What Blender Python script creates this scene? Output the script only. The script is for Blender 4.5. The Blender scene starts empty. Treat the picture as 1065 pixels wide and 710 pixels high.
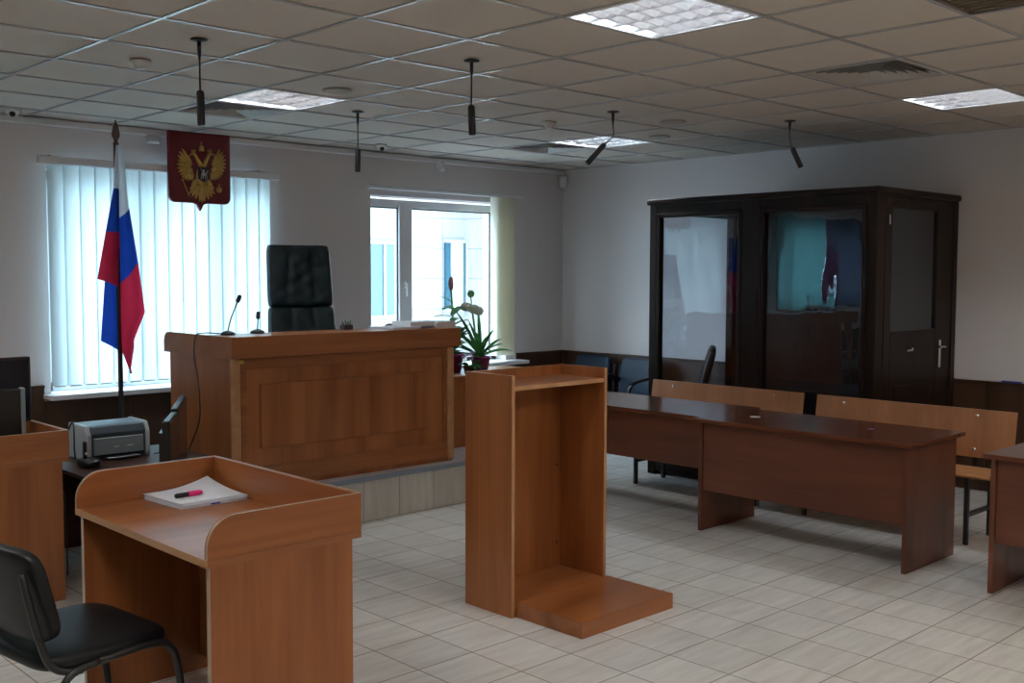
import bpy, bmesh, math, random
from mathutils import Vector, Matrix, Euler
random.seed(7)
PI = math.pi
COL = bpy.context.scene.collection
# ------------------------------------------------------------------ room numbers (metres)
XR, YB, XL, YF = 8.10, 7.69, -2.4, -3.0
CZ = 2.709
GX, GY, GS = 1.495, 4.337, 0.60          # ceiling grid origin and pitch
SILL = 0.775
DH = 0.302                               # dais height

# ================================================================== geometry helper
class G:
    def __init__(s): s.b = bmesh.new()
    def _q(s, co, faces, bev=0, seg=2, smooth=False):
        t = bmesh.new()
        vs = [t.verts.new(c) for c in co]
        for f in faces:
            try: t.faces.new([vs[i] for i in f])
            except ValueError: pass
        t.normal_update()
        bmesh.ops.recalc_face_normals(t, faces=t.faces[:])
        if bev > 0:
            bmesh.ops.bevel(t, geom=t.edges[:], offset=bev, segments=seg, affect='EDGES', profile=0.5)
        if smooth:
            for f in t.faces: f.smooth = True
        me = bpy.data.meshes.new('tmp'); t.to_mesh(me); t.free()
        s.b.from_mesh(me); bpy.data.meshes.remove(me)
        return s
    def box(s, x0, x1, y0, y1, z0, z1, bev=0, seg=1, M=None):
        co = [Vector((x, y, z)) for x in (x0, x1) for y in (y0, y1) for z in (z0, z1)]
        if M is not None: co = [M @ c for c in co]
        return s._q(co, [(0,1,3,2),(4,6,7,5),(0,4,5,1),(2,3,7,6),(0,2,6,4),(1,5,7,3)], bev, seg)
    def prism(s, pts, a, b, axis='Y', bev=0, M=None, smooth=False):
        """pts: 2D outline, extruded between a and b along axis"""
        def mk(p, t):
            if axis == 'Y': v = Vector((p[0], t, p[1]))
            elif axis == 'X': v = Vector((t, p[0], p[1]))
            else: v = Vector((p[0], p[1], t))
            return M @ v if M is not None else v
        n = len(pts)
        co = [mk(p, a) for p in pts] + [mk(p, b) for p in pts]
        fs = [tuple(range(n)), tuple(range(2*n-1, n-1, -1))] + [(i, (i+1) % n, n+(i+1) % n, n+i) for i in range(n)]
        return s._q(co, fs, bev, 1, smooth)
    def tube(s, path, r, seg=10, cap=True, M=None):
        P = [Vector(p) for p in path]
        if M is not None: P = [M @ p for p in P]
        R = r if isinstance(r, (list, tuple)) else [r]*len(P)
        rings = []; prev = None
        for i, p in enumerate(P):
            d = (P[min(i+1, len(P)-1)] - P[max(i-1, 0)]).normalized()
            if prev is None:
                a = Vector((0, 0, 1)) if abs(d.z) < .9 else Vector((1, 0, 0))
                n = d.cross(a).normalized()
            else:
                n = (prev - d*prev.dot(d)).normalized()
            prev = n; m = d.cross(n)
            rings.append([p + (n*math.cos(t) + m*math.sin(t))*R[i] for t in [2*PI*k/seg for k in range(seg)]])
        co = [c for ring in rings for c in ring]; fs = []
        for i in range(len(P)-1):
            for k in range(seg):
                fs.append((i*seg+k, i*seg+(k+1) % seg, (i+1)*seg+(k+1) % seg, (i+1)*seg+k))
        if cap:
            fs.append(tuple(range(seg))); fs.append(tuple((len(P)-1)*seg+k for k in range(seg)))
        s._q(co, fs)
        for f in s.b.faces[-len(fs):]: f.smooth = len(f.verts) == 4
        return s
    def lathe(s, prof, c=(0, 0, 0), seg=24, M=None, smooth=True):
        co = []; fs = []
        n = len(prof)
        for (r, z) in prof:
            for k in range(seg):
                t = 2*PI*k/seg
                v = Vector((c[0]+r*math.cos(t), c[1]+r*math.sin(t), c[2]+z))
                co.append(M @ v if M is not None else v)
        for i in range(n-1):
            for k in range(seg):
                fs.append((i*seg+k, i*seg+(k+1) % seg, (i+1)*seg+(k+1) % seg, (i+1)*seg+k))
        fs.append(tuple(range(seg))); fs.append(tuple((n-1)*seg+k for k in range(seg)))
        s._q(co, fs)
        for f in s.b.faces[-len(fs):]: f.smooth = smooth and len(f.verts) == 4
        return s
    def sup(s, c, r, e1=.4, e2=.4, M=None, nu=36, nv=16, warp=None):
        """superellipsoid pillow"""
        def sp(v, e): return math.copysign(abs(v)**e, v)
        co = []; fs = []
        for j in range(1, nv):
            h = -PI/2 + PI*j/nv
            for i in range(nu):
                w = 2*PI*i/nu
                v = Vector((r[0]*sp(math.cos(h), e1)*sp(math.cos(w), e2), r[1]*sp(math.cos(h), e1)*sp(math.sin(w), e2), r[2]*sp(math.sin(h), e1)))
                co.append(v)
        a = len(co); co += [Vector((0, 0, -r[2])), Vector((0, 0, r[2]))]
        for j in range(nv-2):
            for i in range(nu):
                fs.append((j*nu+i, j*nu+(i+1) % nu, (j+1)*nu+(i+1) % nu, (j+1)*nu+i))
        for i in range(nu):
            fs.append((a, (i+1) % nu, i)); fs.append((a+1, (nv-2)*nu+i, (nv-2)*nu+(i+1) % nu))
        if warp: co = [warp(v) for v in co]
        co = [v + Vector(c) for v in co]
        if M is not None: co = [M @ v for v in co]
        return s._q(co, fs, smooth=True)
    def grid(s, fn, nu, nv, mi=None, smooth=True):
        co = [Vector(fn(i/nu, j/nv)) for j in range(nv+1) for i in range(nu+1)]
        base = len(s.b.verts)
        vs = [s.b.verts.new(c) for c in co]
        for j in range(nv):
            for i in range(nu):
                f = s.b.faces.new([vs[j*(nu+1)+i], vs[j*(nu+1)+i+1], vs[(j+1)*(nu+1)+i+1], vs[(j+1)*(nu+1)+i]])
                f.smooth = smooth
                if mi: f.material_index = mi((i+.5)/nu, (j+.5)/nv)
        return s

def mesh_of(g, name, mat, shift=None):
    me = bpy.data.meshes.new(name)
    if shift is not None: bmesh.ops.translate(g.b, verts=g.b.verts[:], vec=-Vector(shift))
    g.b.to_mesh(me); g.b.free()
    for m in (mat if isinstance(mat, (list, tuple)) else [mat]): me.materials.append(m)
    return me
def root_of(o):
    while o.parent: o = o.parent
    return o
def part(name, g, mat, parent, label=None, local=False):
    sh = None if local else root_of(parent).location
    o = bpy.data.objects.new(name, mesh_of(g, name, mat, sh)); COL.objects.link(o); o.parent = parent
    if label: o['label'] = label
    return o
def thing(name, label, cat, loc=(0, 0, 0), rz=0, group=None):
    o = bpy.data.objects.new(name, None); COL.objects.link(o)
    o.location = loc; o.rotation_euler = (0, 0, rz); o['label'] = label; o['category'] = cat
    o.empty_display_size = .1
    if group: o['group'] = group
    return o
def solo(name, g, mat, label, cat, group=None, kind=None):
    vs = [v.co for v in g.b.verts]
    c = Vector(((min(v.x for v in vs)+max(v.x for v in vs))/2, (min(v.y for v in vs)+max(v.y for v in vs))/2, min(v.z for v in vs)))
    o = bpy.data.objects.new(name, mesh_of(g, name, mat, c)); COL.objects.link(o); o.location = c
    o['label'] = label; o['category'] = cat
    if group: o['group'] = group
    if kind: o['kind'] = kind
    return o
def struct(name, g, mat, label=None, parent=None):
    o = bpy.data.objects.new(name, mesh_of(g, name, mat)); COL.objects.link(o)
    if parent: o.parent = parent
    else: o['kind'] = 'structure'
    if label: o['label'] = label
    return o
def dup(root, loc, rz, label, group=None):
    def cp(o, par):
        c = o.copy(); COL.objects.link(c)
        if par: c.parent = par
        for ch in list(o.children): cp(ch, c)
        return c
    r = cp(root, None); r.location = loc; r.rotation_euler = (0, 0, rz); r['label'] = label
    if group: r['group'] = group
    return r

# ================================================================== materials
def newmat(name):
    m = bpy.data.materials.new(name); m.use_nodes = True
    nt = m.node_tree; b = nt.nodes['Principled BSDF']; return m, nt, b
def plain(name, col, rough=.5, metal=0, spec=.5, bump=0, bscale=60, var=0.0):
    m, nt, b = newmat(name)
    b.inputs['Base Color'].default_value = (*col, 1); b.inputs['Roughness'].default_value = rough
    b.inputs['Metallic'].default_value = metal; b.inputs['Specular IOR Level'].default_value = spec
    if bump or var:
        tc = nt.nodes.new('ShaderNodeTexCoord'); n = nt.nodes.new('ShaderNodeTexNoise'); n.inputs['Scale'].default_value = bscale; n.inputs['Detail'].default_value = 4
        nt.links.new(tc.outputs['Object'], n.inputs['Vector'])
        if bump:
            bp = nt.nodes.new('ShaderNodeBump'); bp.inputs['Strength'].default_value = bump; bp.inputs['Distance'].default_value = .004
            nt.links.new(n.outputs['Fac'], bp.inputs['Height']); nt.links.new(bp.outputs['Normal'], b.inputs['Normal'])
        if var:
            mx = nt.nodes.new('ShaderNodeMix'); mx.data_type = 'RGBA'
            mx.inputs[6].default_value = (*[c*(1-var) for c in col], 1); mx.inputs[7].default_value = (*[min(1, c*(1+var)) for c in col], 1)
            nt.links.new(n.outputs['Fac'], mx.inputs[0]); nt.links.new(mx.outputs[2], b.inputs['Base Color'])
    return m
def wood(name, dark, light, axis='Z', rough=.35, spec=.5, across=6, coat=0):
    m, nt, b = newmat(name); N = nt.nodes; L = nt.links
    tc = N.new('ShaderNodeTexCoord'); oi = N.new('ShaderNodeObjectInfo')
    va = N.new('ShaderNodeVectorMath'); va.operation = 'ADD'
    sc = N.new('ShaderNodeVectorMath'); sc.operation = 'SCALE'; sc.inputs['Scale'].default_value = 7.3
    cb = N.new('ShaderNodeCombineXYZ')
    for i in range(3): L.new(oi.outputs['Random'], cb.inputs[i])
    L.new(cb.outputs[0], sc.inputs[0]); L.new(tc.outputs['Object'], va.inputs[0]); L.new(sc.outputs[0], va.inputs[1])
    def noise(ac, al, det, dist=0):
        mp = N.new('ShaderNodeMapping'); s = [ac, ac, ac]; s['XYZ'.index(axis)] = al; mp.inputs['Scale'].default_value = s
        n = N.new('ShaderNodeTexNoise'); n.inputs['Scale'].default_value = 1; n.inputs['Detail'].default_value = det; n.inputs['Distortion'].default_value = dist
        L.new(va.outputs[0], mp.inputs['Vector']); L.new(mp.outputs[0], n.inputs['Vector']); return n
    n1 = noise(across, .55, 3, .6); n2 = noise(across*9, 2.2, 3, .2)
    mt = N.new('ShaderNodeMath'); mt.operation = 'MULTIPLY_ADD'; mt.inputs[1].default_value = .28; 
    L.new(n2.outputs['Fac'], mt.inputs[0])
    m2 = N.new('ShaderNodeMath'); m2.operation = 'MULTIPLY'; m2.inputs[1].default_value = .8; L.new(n1.outputs['Fac'], m2.inputs[0]); L.new(m2.outputs[0], mt.inputs[2])
    cr = N.new('ShaderNodeValToRGB'); cr.color_ramp.elements[0].position = .36; cr.color_ramp.elements[1].position = .70
    cr.color_ramp.elements[0].color = (*dark, 1); cr.color_ramp.elements[1].color = (*light, 1)
    L.new(mt.outputs[0], cr.inputs[0]); L.new(cr.outputs[0], b.inputs['Base Color'])
    b.inputs['Roughness'].default_value = rough; b.inputs['Specular IOR Level'].default_value = spec
    b.inputs['Coat Weight'].default_value = coat; b.inputs['Coat Roughness'].default_value = .12
    return m
ORD, ORL = (.225, .070, .020), (.385, .140, .044)
W = {a: wood('laminate_'+a, ORD, ORL, a, .34) for a in 'XYZ'}
WT = wood('laminate_top', ORD, ORL, 'Y', .22, .6)
WTX = wood('laminate_top_x', ORD, ORL, 'X', .28, .6)
WE = wood('laminate_edge', (.40, .20, .09), (.52, .29, .14), 'Y', .4)
RD, RL = (.085, .026, .013), (.165, .054, .026)
T_ = {a: wood('walnut_'+a, RD, RL, a, .36) for a in 'XYZ'}
TT = wood('walnut_top', RD, RL, 'Y', .2, .6)
PLY = wood('plywood_bench', (.33, .135, .055), (.46, .21, .095), 'Z', .35)
PLYY = wood('plywood_seat', (.42, .18, .065), (.56, .27, .11), 'Y', .35)
DARKW = wood('dark_cage_wood', (.010, .0055, .004), (.020, .011, .008), 'Z', .35, spec=.15)
WAIN = wood('wainscot_wood', (.040, .018, .009), (.075, .035, .018), 'Z', .4, across=5)
BRN = wood('dark_table_wood', (.04, .017, .011), (.07, .03, .018), 'Y', .5, spec=.25)
wallm = plain('wall_paint', (.68, .64, .64), .75, bump=.25, bscale=260, spec=.3)
ceilm = plain('ceiling_tile', (.60, .54, .475), .85, bump=.3, bscale=180, spec=.2)
gridm = plain('ceiling_grid_paint', (.50, .50, .51), .22, spec=.9)
white = plain('white_plastic', (.75, .76, .78), .35)
offw = plain('off_white', (.6, .6, .58), .5)
blackp = plain('black_plastic', (.012, .012, .013), .35)
blackm = plain('black_metal', (.014, .014, .016), .4)
leather = plain('black_leather', (.004, .005, .007), .42, spec=.35, bump=.15, bscale=220)
bleather = plain('blue_black_leather', (.008, .024, .050), .5, spec=.3, bump=.3, bscale=180)
gleather = plain('green_black_leather', (.006, .018, .024), .45, spec=.35, bump=.15, bscale=140)
chrome = plain('chrome', (.8, .8, .82), .18, 1)
mirror = plain('mirror_aluminium', (.85, .86, .88), .10, 1)
satin = plain('satin_aluminium', (.84, .85, .88), .2, .84)
gold = plain('gold', (.60, .40, .12), .38, .85, var=.25, bscale=40)
red = plain('shield_red', (.16, .008, .016), .5)
greyp = plain('grey_plastic', (.26, .32, .37), .45)
lgrey = plain('light_grey_plastic', (.42, .46, .50), .4)
dgrey = plain('dark_grey_plastic', (.05, .07, .09), .4)
maroon = plain('maroon_pot', (.20, .012, .10), .35)
paper = plain('paper', (.76, .82, .92), .7)
pen_pink = plain('pink', (.75, .01, .18), .35)
bluep = plain('blue_plastic', (.03, .05, .35), .35)
soil = plain('soil', (.03, .02, .015), .9, bump=.8, bscale=60)
bud = plain('bud', (.34, .20, .21), .6)
finial = plain('finial', (.10, .05, .03), .35)
edgew = plain('silver_edge', (.44, .33, .24), .3)
greyblue = plain('dais_edge', (.22, .27, .33), .4)
dtile = plain('dark_hatch', (.20, .16, .11), .7)

def brickmat(name, c1, c2, mort, w, h, loc, ms=.0035, rough=.3, streak=None, axes='XY', bump=.3):
    m, nt, b = newmat(name); N = nt.nodes; L = nt.links
    tc = N.new('ShaderNodeTexCoord'); sp = N.new('ShaderNodeSeparateXYZ'); cb = N.new('ShaderNodeCombineXYZ')
    L.new(tc.outputs['Object'], sp.inputs[0])
    L.new(sp.outputs[axes[0]], cb.inputs[0]); L.new(sp.outputs[axes[1]], cb.inputs[1])
    mp = N.new('ShaderNodeMapping'); mp.inputs['Location'].default_value = (-loc[0]+w*100, -loc[1]+h*100, 0); L.new(cb.outputs[0], mp.inputs['Vector'])
    br = N.new('ShaderNodeTexBrick'); br.offset = 0; br.squash = 1
    br.inputs['Scale'].default_value = 1; br.inputs['Brick Width'].default_value = w; br.inputs['Row Height'].default_value = h
    br.inputs['Mortar Size'].default_value = ms; br.inputs['Mortar Smooth'].default_value = .2; br.inputs['Bias'].default_value = 0
    br.inputs['Color1'].default_value = (*c1, 1); br.inputs['Color2'].default_value = (*c2, 1); br.inputs['Mortar'].default_value = (*mort, 1)
    L.new(mp.outputs[0], br.inputs['Vector'])
    n = N.new('ShaderNodeTexNoise'); n.inputs['Scale'].default_value = 1; n.inputs['Detail'].default_value = 5; n.inputs['Roughness'].default_value = .6
    m2 = N.new('ShaderNodeMapping'); m2.inputs['Scale'].default_value = streak or (3, 22, 3); L.new(tc.outputs['Object'], m2.inputs['Vector']); L.new(m2.outputs[0], n.inputs['Vector'])
    rmp = N.new('ShaderNodeMapRange'); rmp.inputs['From Min'].default_value = .3; rmp.inputs['From Max'].default_value = .7
    rmp.inputs['To Min'].default_value = .86; rmp.inputs['To Max'].default_value = 1.08; L.new(n.outputs['Fac'], rmp.inputs[0])
    vm = N.new('ShaderNodeVectorMath'); vm.operation = 'SCALE'; L.new(br.outputs['Color'], vm.inputs[0]); L.new(rmp.outputs[0], vm.inputs['Scale'])
    L.new(vm.outputs[0], b.inputs['Base Color'])
    b.inputs['Roughness'].default_value = rough
    bp = N.new('ShaderNodeBump'); bp.invert = True; bp.inputs['Strength'].default_value = bump; bp.inputs['Distance'].default_value = .002
    L.new(br.outputs['Fac'], bp.inputs['Height']); L.new(bp.outputs[0], b.inputs['Normal'])
    return m
floorm = brickmat('floor_tiles', (.785, .79, .77), (.705, .71, .69), (.36, .33, .30), .2975, .3035, (3.284, 3.968), rough=.27)
daism = brickmat('dais_tiles', (.56, .54, .49), (.50, .48, .43), (.30, .27, .24), .2975, .3035, (3.284, 0), rough=.4, axes='XZ', streak=(24, 4, 3))
daist = brickmat('dais_top_tiles', (.50, .50, .52), (.46, .46, .48), (.25, .23, .22), .2975, .3035, (3.284, 3.968), rough=.35)
facade = brickmat('facade_panels', (.27, .27, .265), (.24, .24, .24), (.15, .15, .16), .9, .46, (8.2, 2.1), ms=.012, rough=.6, axes='XZ', bump=.1)
facside = plain('facade_side', (.17, .21, .24), .6)

def transl(name, col, f=.5, rough=.7):
    m, nt, b = newmat(name); N = nt.nodes; L = nt.links
    b.inputs['Base Color'].default_value = (*col, 1); b.inputs['Roughness'].default_value = rough; b.inputs['Specular IOR Level'].default_value = .2
    t = N.new('ShaderNodeBsdfTranslucent'); t.inputs['Color'].default_value = (*col, 1)
    mx = N.new('ShaderNodeMixShader'); mx.inputs[0].default_value = f
    L.new(b.outputs[0], mx.inputs[1]); L.new(t.outputs[0], mx.inputs[2]); L.new(mx.outputs[0], N['Material Output'].inputs['Surface'])
    return m
blindm = transl('blind_fabric', (.66, .78, .79), .42)
creamblind = transl('cream_blind_fabric', (.84, .82, .72), .5)
fw, fb, fr = transl('flag_white', (.72, .74, .78), .45), transl('flag_blue', (.012, .055, .36), .45), transl('flag_red', (.60, .022, .06), .5)
leafm, leafl, petal = transl('leaf_green', (.06, .24, .06), .35, .45), transl('leaf_pale', (.30, .55, .30), .5, .5), transl('petal', (.70, .76, .66), .4, .6)
curt1, curt2, curt3 = transl('teal_curtain', (.16, .42, .44), .4), transl('purple_curtain', (.20, .08, .20), .3), transl('greyblue_curtain', (.10, .14, .22), .2)

def glassm(name, tint=(1, 1, 1), wavy=0, rough=0.0, ior=1.5):
    m, nt, b = newmat(name); N = nt.nodes; L = nt.links; N.remove(b)
    tr = N.new('ShaderNodeBsdfTransparent'); tr.inputs['Color'].default_value = (*tint, 1)
    gl = N.new('ShaderNodeBsdfGlossy'); gl.inputs['Roughness'].default_value = rough; gl.inputs['Color'].default_value = (1, 1, 1, 1)
    fr_ = N.new('ShaderNodeFresnel'); ge = N.new('ShaderNodeNewGeometry'); mr = N.new('ShaderNodeMapRange')
    mr.inputs['To Min'].default_value = ior; mr.inputs['To Max'].default_value = 1/ior   # same reflectance on both faces of the thin pane
    L.new(ge.outputs['Backfacing'], mr.inputs[0]); L.new(mr.outputs[0], fr_.inputs['IOR'])
    mx = N.new('ShaderNodeMixShader'); L.new(fr_.outputs[0], mx.inputs[0]); L.new(tr.outputs[0], mx.inputs[1]); L.new(gl.outputs[0], mx.inputs[2])
    if wavy:
        tc = N.new('ShaderNodeTexCoord'); mp = N.new('ShaderNodeMapping'); mp.inputs['Scale'].default_value = (3.5, 3.5, 1.1)
        n = N.new('ShaderNodeTexNoise'); n.inputs['Scale'].default_value = 1.6; n.inputs['Detail'].default_value = 1.5
        bp = N.new('ShaderNodeBump'); bp.inputs['Strength'].default_value = wavy; bp.inputs['Distance'].default_value = .02
        L.new(tc.outputs['Object'], mp.inputs[0]); L.new(mp.outputs[0], n.inputs['Vector']); L.new(n.outputs['Fac'], bp.inputs['Height'])
        L.new(bp.outputs[0], gl.inputs['Normal'])
    L.new(mx.outputs[0], N['Material Output'].inputs['Surface'])
    return m
cageglass = glassm('cage_plexiglass', (.90, .93, .96), .12, ior=1.6)
winglass = glassm('window_glass', (.95, .98, 1))
darkglass = plain('dark_window_glass', (.02, .07, .10), .1)

def emis(name, col, s):
    m, nt, b = newmat(name); b.inputs['Base Color'].default_value = (0, 0, 0, 1)
    b.inputs['Emission Color'].default_value = (*col, 1); b.inputs['Emission Strength'].default_value = s; return m
tube_cool = emis('lamp_cool', (.90, .96, 1.0), 70.0)
tube_warm = emis('lamp_warm', (1.0, .78, .52), 3.0)

# ================================================================== room shell
g = G(); g.box(XL-.1, XR+.1, YF-.1, YB+.1, -.12, 0); struct('floor', g, floorm, 'pale beige square floor tiles')
def wall_y(y, t, x0, x1, holes):
    g = G(); xs = x0
    for (a, b, z0, z1) in sorted(holes):
        g.box(xs, a, y, y+t, 0, CZ+.25); g.box(a, b, y, y+t, 0, z0); g.box(a, b, y, y+t, z1, CZ+.25); xs = b
    g.box(xs, x1, y, y+t, 0, CZ+.25); return g
W1 = (2.83, 4.60, SILL-.02, 2.36); W2 = (5.63, 7.28, SILL-.02, 2.33); W3 = (-.75, 1.35, 1.22, 2.33)
struct('wall_back', wall_y(YB, .34, XL-.1, XR+.1, [W1, W2, W3]), wallm)
struct('wall_right', G().box(XR, XR+.15, YF-.1, YB, 0, CZ+.25), wallm)
struct('wall_left', G().box(XL-.15, XL, YF-.1, YB, 0, CZ+.25), wallm)
struct('wall_front', G().box(XL-.1, XR+.1, YF-.15, YF, 0, CZ+.25), wallm)
# wainscot of dark panels with a cap
def wains(axis, pos, a, b, sgn, holes=()):
    g = G(); n = max(1, round((b-a)/.62)); w = (b-a)/n; h = .82
    for k in range(n):
        p0, p1 = a+k*w+.002, a+(k+1)*w-.002
        if axis == 'Y': g.box(p0, p1, pos-.018, pos, 0, h, .003)
        else: g.box(pos-.018*sgn if sgn > 0 else pos, pos if sgn > 0 else pos+.018, p0, p1, 0, h, .003)
    if axis == 'Y': g.box(a, b, pos-.026, pos, h, h+.018, .003)
    else: g.box(*(sorted((pos-.026*sgn, pos))), a, b, h, h+.018, .003)
    return g
g = G()
for (a, b, top) in [(XL, 2.78, .82), (2.78, 4.66, .72), (4.66, 5.56, .82), (5.56, 7.42, .72), (7.42, XR, .82)]:
    n = max(1, round((b-a)/.62)); w = (b-a)/n
    for k in range(n): g.box(a+k*w+.002, a+(k+1)*w-.002, YB-.018, YB, 0, top, .003)
    if top > .8: g.box(a, b, YB-.026, YB, top, top+.018, .003)
struct('trim_1', g, WAIN, 'dark brown panelling along the lower window wall')
struct('trim_2', wains('X', XR, YF, YB-.03, 1), WAIN, 'dark brown panelling along the lower right wall')
struct('trim_3', wains('X', XL, YF, YB-.03, -1), WAIN)
struct('trim_4', G().box(XL, XR, YB-.035, YB, CZ-.05, CZ-.003, .006), white, 'pale cove strip between window wall and ceiling')

# ceiling tiles: a slab with openings where fixtures and vents sit, and the white T-bar grid
FIX = [(3, 2), (8, 2), (3, -3), (8, -3)]
BEH = [(3, -8), (8, -8), (-2, -3), (-2, 2), (-2, -8)]
VEN = [(3, 3), (8, 3), (6, -3)]
open_cells = set(FIX + BEH + VEN)
i0, i1 = math.floor((XL-GX)/GS), math.floor((XR-GX)/GS); j0, j1 = math.floor((YF-GY)/GS), math.floor((YB-GY)/GS)
g = G()
for i in range(i0, i1+1):
    for j in range(j0, j1+1):
        if (i, j) in open_cells or (i, j) == (4, -5): continue
        xa, xb = max(XL, GX+i*GS), min(XR, GX+(i+1)*GS); ya, yb = max(YF, GY+j*GS), min(YB, GY+(j+1)*GS)
        g.box(xa+.001, xb-.001, ya+.001, yb-.001, CZ+.006, CZ+.02)
ceil = struct('ceiling', g, ceilm, 'suspended ceiling of square tiles')
g = G()
for i in range(i0, i1+2):
    x = GX+i*GS
    if XL < x < XR: g.box(x-.009, x+.009, YF, YB, CZ-.001, CZ+.0055, .0012)
for j in range(j0, j1+2):
    y = GY+j*GS
    if YF < y < YB: g.box(XL, XR, y-.009, y+.009, CZ-.0015, CZ+.005, .0012)
struct('trim_5', g, gridm, 'white metal ceiling grid')
struct('ceiling_slab', G().box(XL-.1, XR+.1, YF-.1, YB+.3, CZ+.25, CZ+.4), ceilm)
g = G(); x, y = GX+4*GS, GY-5*GS
g.box(x+.002, x+GS-.002, y+.002, y+GS-.002, CZ+.03, CZ+.04)
for k in range(12): g.box(x+.02+k*.048, x+.035+k*.048, y+.02, y+GS-.02, CZ+.008, CZ+.03)
solo('ceiling_grille', g, dtile, 'dark square ceiling grille at the top right edge of the photo', 'grille')

# ================================================================== windows
def sillbox(g, x0, x1, yo=.16): g.box(x0, x1, YB-yo, YB+.18, SILL-.035, SILL, .006, 2)
def window(n, x0, x1, z0, z1, mulls, Y=7.83):
    """white plastic frame with panes; returns window object"""
    g = G(); f = .07
    g.box(x0, x1, Y, Y+.07, z1-f, z1, .006); g.box(x0, x1, Y, Y+.07, z0, z0+f, .006)
    g.box(x0, x0+f, Y, Y+.07, z0, z1, .006); g.box(x1-f, x1, Y, Y+.07, z0, z1, .006)
    for (a, b) in mulls: g.box(a, b, Y-.012, Y+.07, z0+.02, z1-.02, .006)
    w = struct('window_%d' % n, g, white)
    ed = [x0+f] + [e for m_ in mulls for e in m_] + [x1-f]
    for k in range(0, len(ed), 2):
        a, b = ed[k], ed[k+1]; s = G(); t = .012
        for (p, q, r, u) in [(a, a+t, z0+f, z1-f), (b-t, b, z0+f, z1-f), (a, b, z0+f, z0+f+t), (a, b, z1-f-t, z1-f)]:
            s.box(p, q, Y+.012, Y+.03, r, u)
        struct('gasket', s, blackp, 'thin black gasket round the pane', parent=w)
        struct('window_pane', G().box(a, b, Y+.028, Y+.034, z0+f, z1-f), winglass, parent=w)
    return w
w1 = window(1, W1[0], W1[1], SILL, W1[3], [(3.38, 3.50), (4.0, 4.12)])
w2 = window(2, 5.65, W2[1], SILL, 2.31, [(6.05, 6.20), ])
w3 = window(3, W3[0], W3[1], W3[2], W3[3], [(.25, .37)])
struct('handle', G().box(6.10, 6.13, 7.79, 7.818, 1.50, 1.56, .004).box(6.105, 6.125, 7.775, 7.79, 1.42, 1.55, .005), white, 'white window handle', parent=w2)
for k, (w_, a, b, o) in enumerate([(w1, W1[0]-.06, W1[1]+.07, .17), (w2, W2[0]-.07, W2[1]+.17, .17)]):
    g = G(); sillbox(g, a, b, o); struct('window_sill', g, white, 'white window sill', parent=w_)
g = G(); g.box(W3[0], W3[1], YB-.02, YB+.14, W3[2]-.03, W3[2], .004); struct('window_sill', g, white, parent=w3)

# vertical blinds
t = thing('vertical_blind', 'closed white vertical blind glowing behind the flag and red crest shield', 'blind', (3.68, YB-.1, SILL))
part('head_rail', G().box(2.74, 4.64, 7.565, 7.615, 2.385, 2.44, .006), white, t)
for sx in (2.86, 4.50): part('bracket', G().box(sx-.03, sx+.03, 7.59, YB, 2.44, 2.452), offw, t)
n = 16
for k in range(n):
    cx = 2.80 + .058 + k*(4.56-2.80-.116)/(n-1)
    a = math.radians(13 + random.uniform(-3, 3)); M = Matrix.Translation((cx, 7.59, 0)) @ Matrix.Rotation(a, 4, 'Z')
    s = G()
    def fn(u, v, M=M): 
        x = (u-.5)*.127; return M @ Vector((x, .010*math.cos(PI*(u-.5)), .835 + v*1.55))
    s.grid(fn, 6, 2)
    part('slat', s, blindm, t)
s = G()
for k in range(n): 
    cx = 2.80+.058+k*(4.56-2.80-.116)/(n-1); s.box(cx-.04, cx+.04, 7.586, 7.594, .826, .836)
part('bottom_chain', s, offw, t)
t = thing('vertical_blind', 'open cream vertical blind gathered at the right side of the plant window', 'blind', (6.5, YB-.1, SILL))
part('head_rail', G().box(5.53, 7.42, 7.575, 7.62, 2.375, 2.405, .005), white, t)
for sx in (5.65, 7.28): part('bracket', G().box(sx-.03, sx+.03, 7.60, YB, 2.405, 2.415), offw, t)
for k in range(11):
    cx = 7.03+k*.025; M = Matrix.Translation((cx, 7.60, 0)) @ Matrix.Rotation(math.radians(78+random.uniform(-7, 7)), 4, 'Z')
    s = G(); s.grid(lambda u, v, M=M: M @ Vector(((u-.5)*.115, .008*math.cos(PI*(u-.5)), .835+v*1.54)), 5, 2)
    part('slat', s, creamblind, t)
# curtains of the third window (seen only mirrored in the cage glass)
t = thing('window_curtain', 'teal and purple curtain over the window left of the frame, mirrored in the cage glass', 'curtain', (.3, YB-.08, 1.2))
def curtain(x0, x1, mat, amp=.022, f=9):
    s = G(); s.grid(lambda u, v: (x0+(x1-x0)*u, 7.6+amp*math.sin(u*f*2*PI), 1.2+v*1.2), 80, 4); return s
part('curtain_panel', curtain(-.80, .14, curt3), curt3, t, 'dim grey blue curtain panel')
part('curtain_panel', curtain(.12, .40, curt2), curt2, t, 'purple curtain panel')
part('curtain_panel', curtain(.42, 1.62, curt1), curt1, t, 'teal curtain panel')
part('curtain_rod', G().tube([(-.95, 7.6, 2.42), (1.7, 7.6, 2.42)], .012), white, t)

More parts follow.
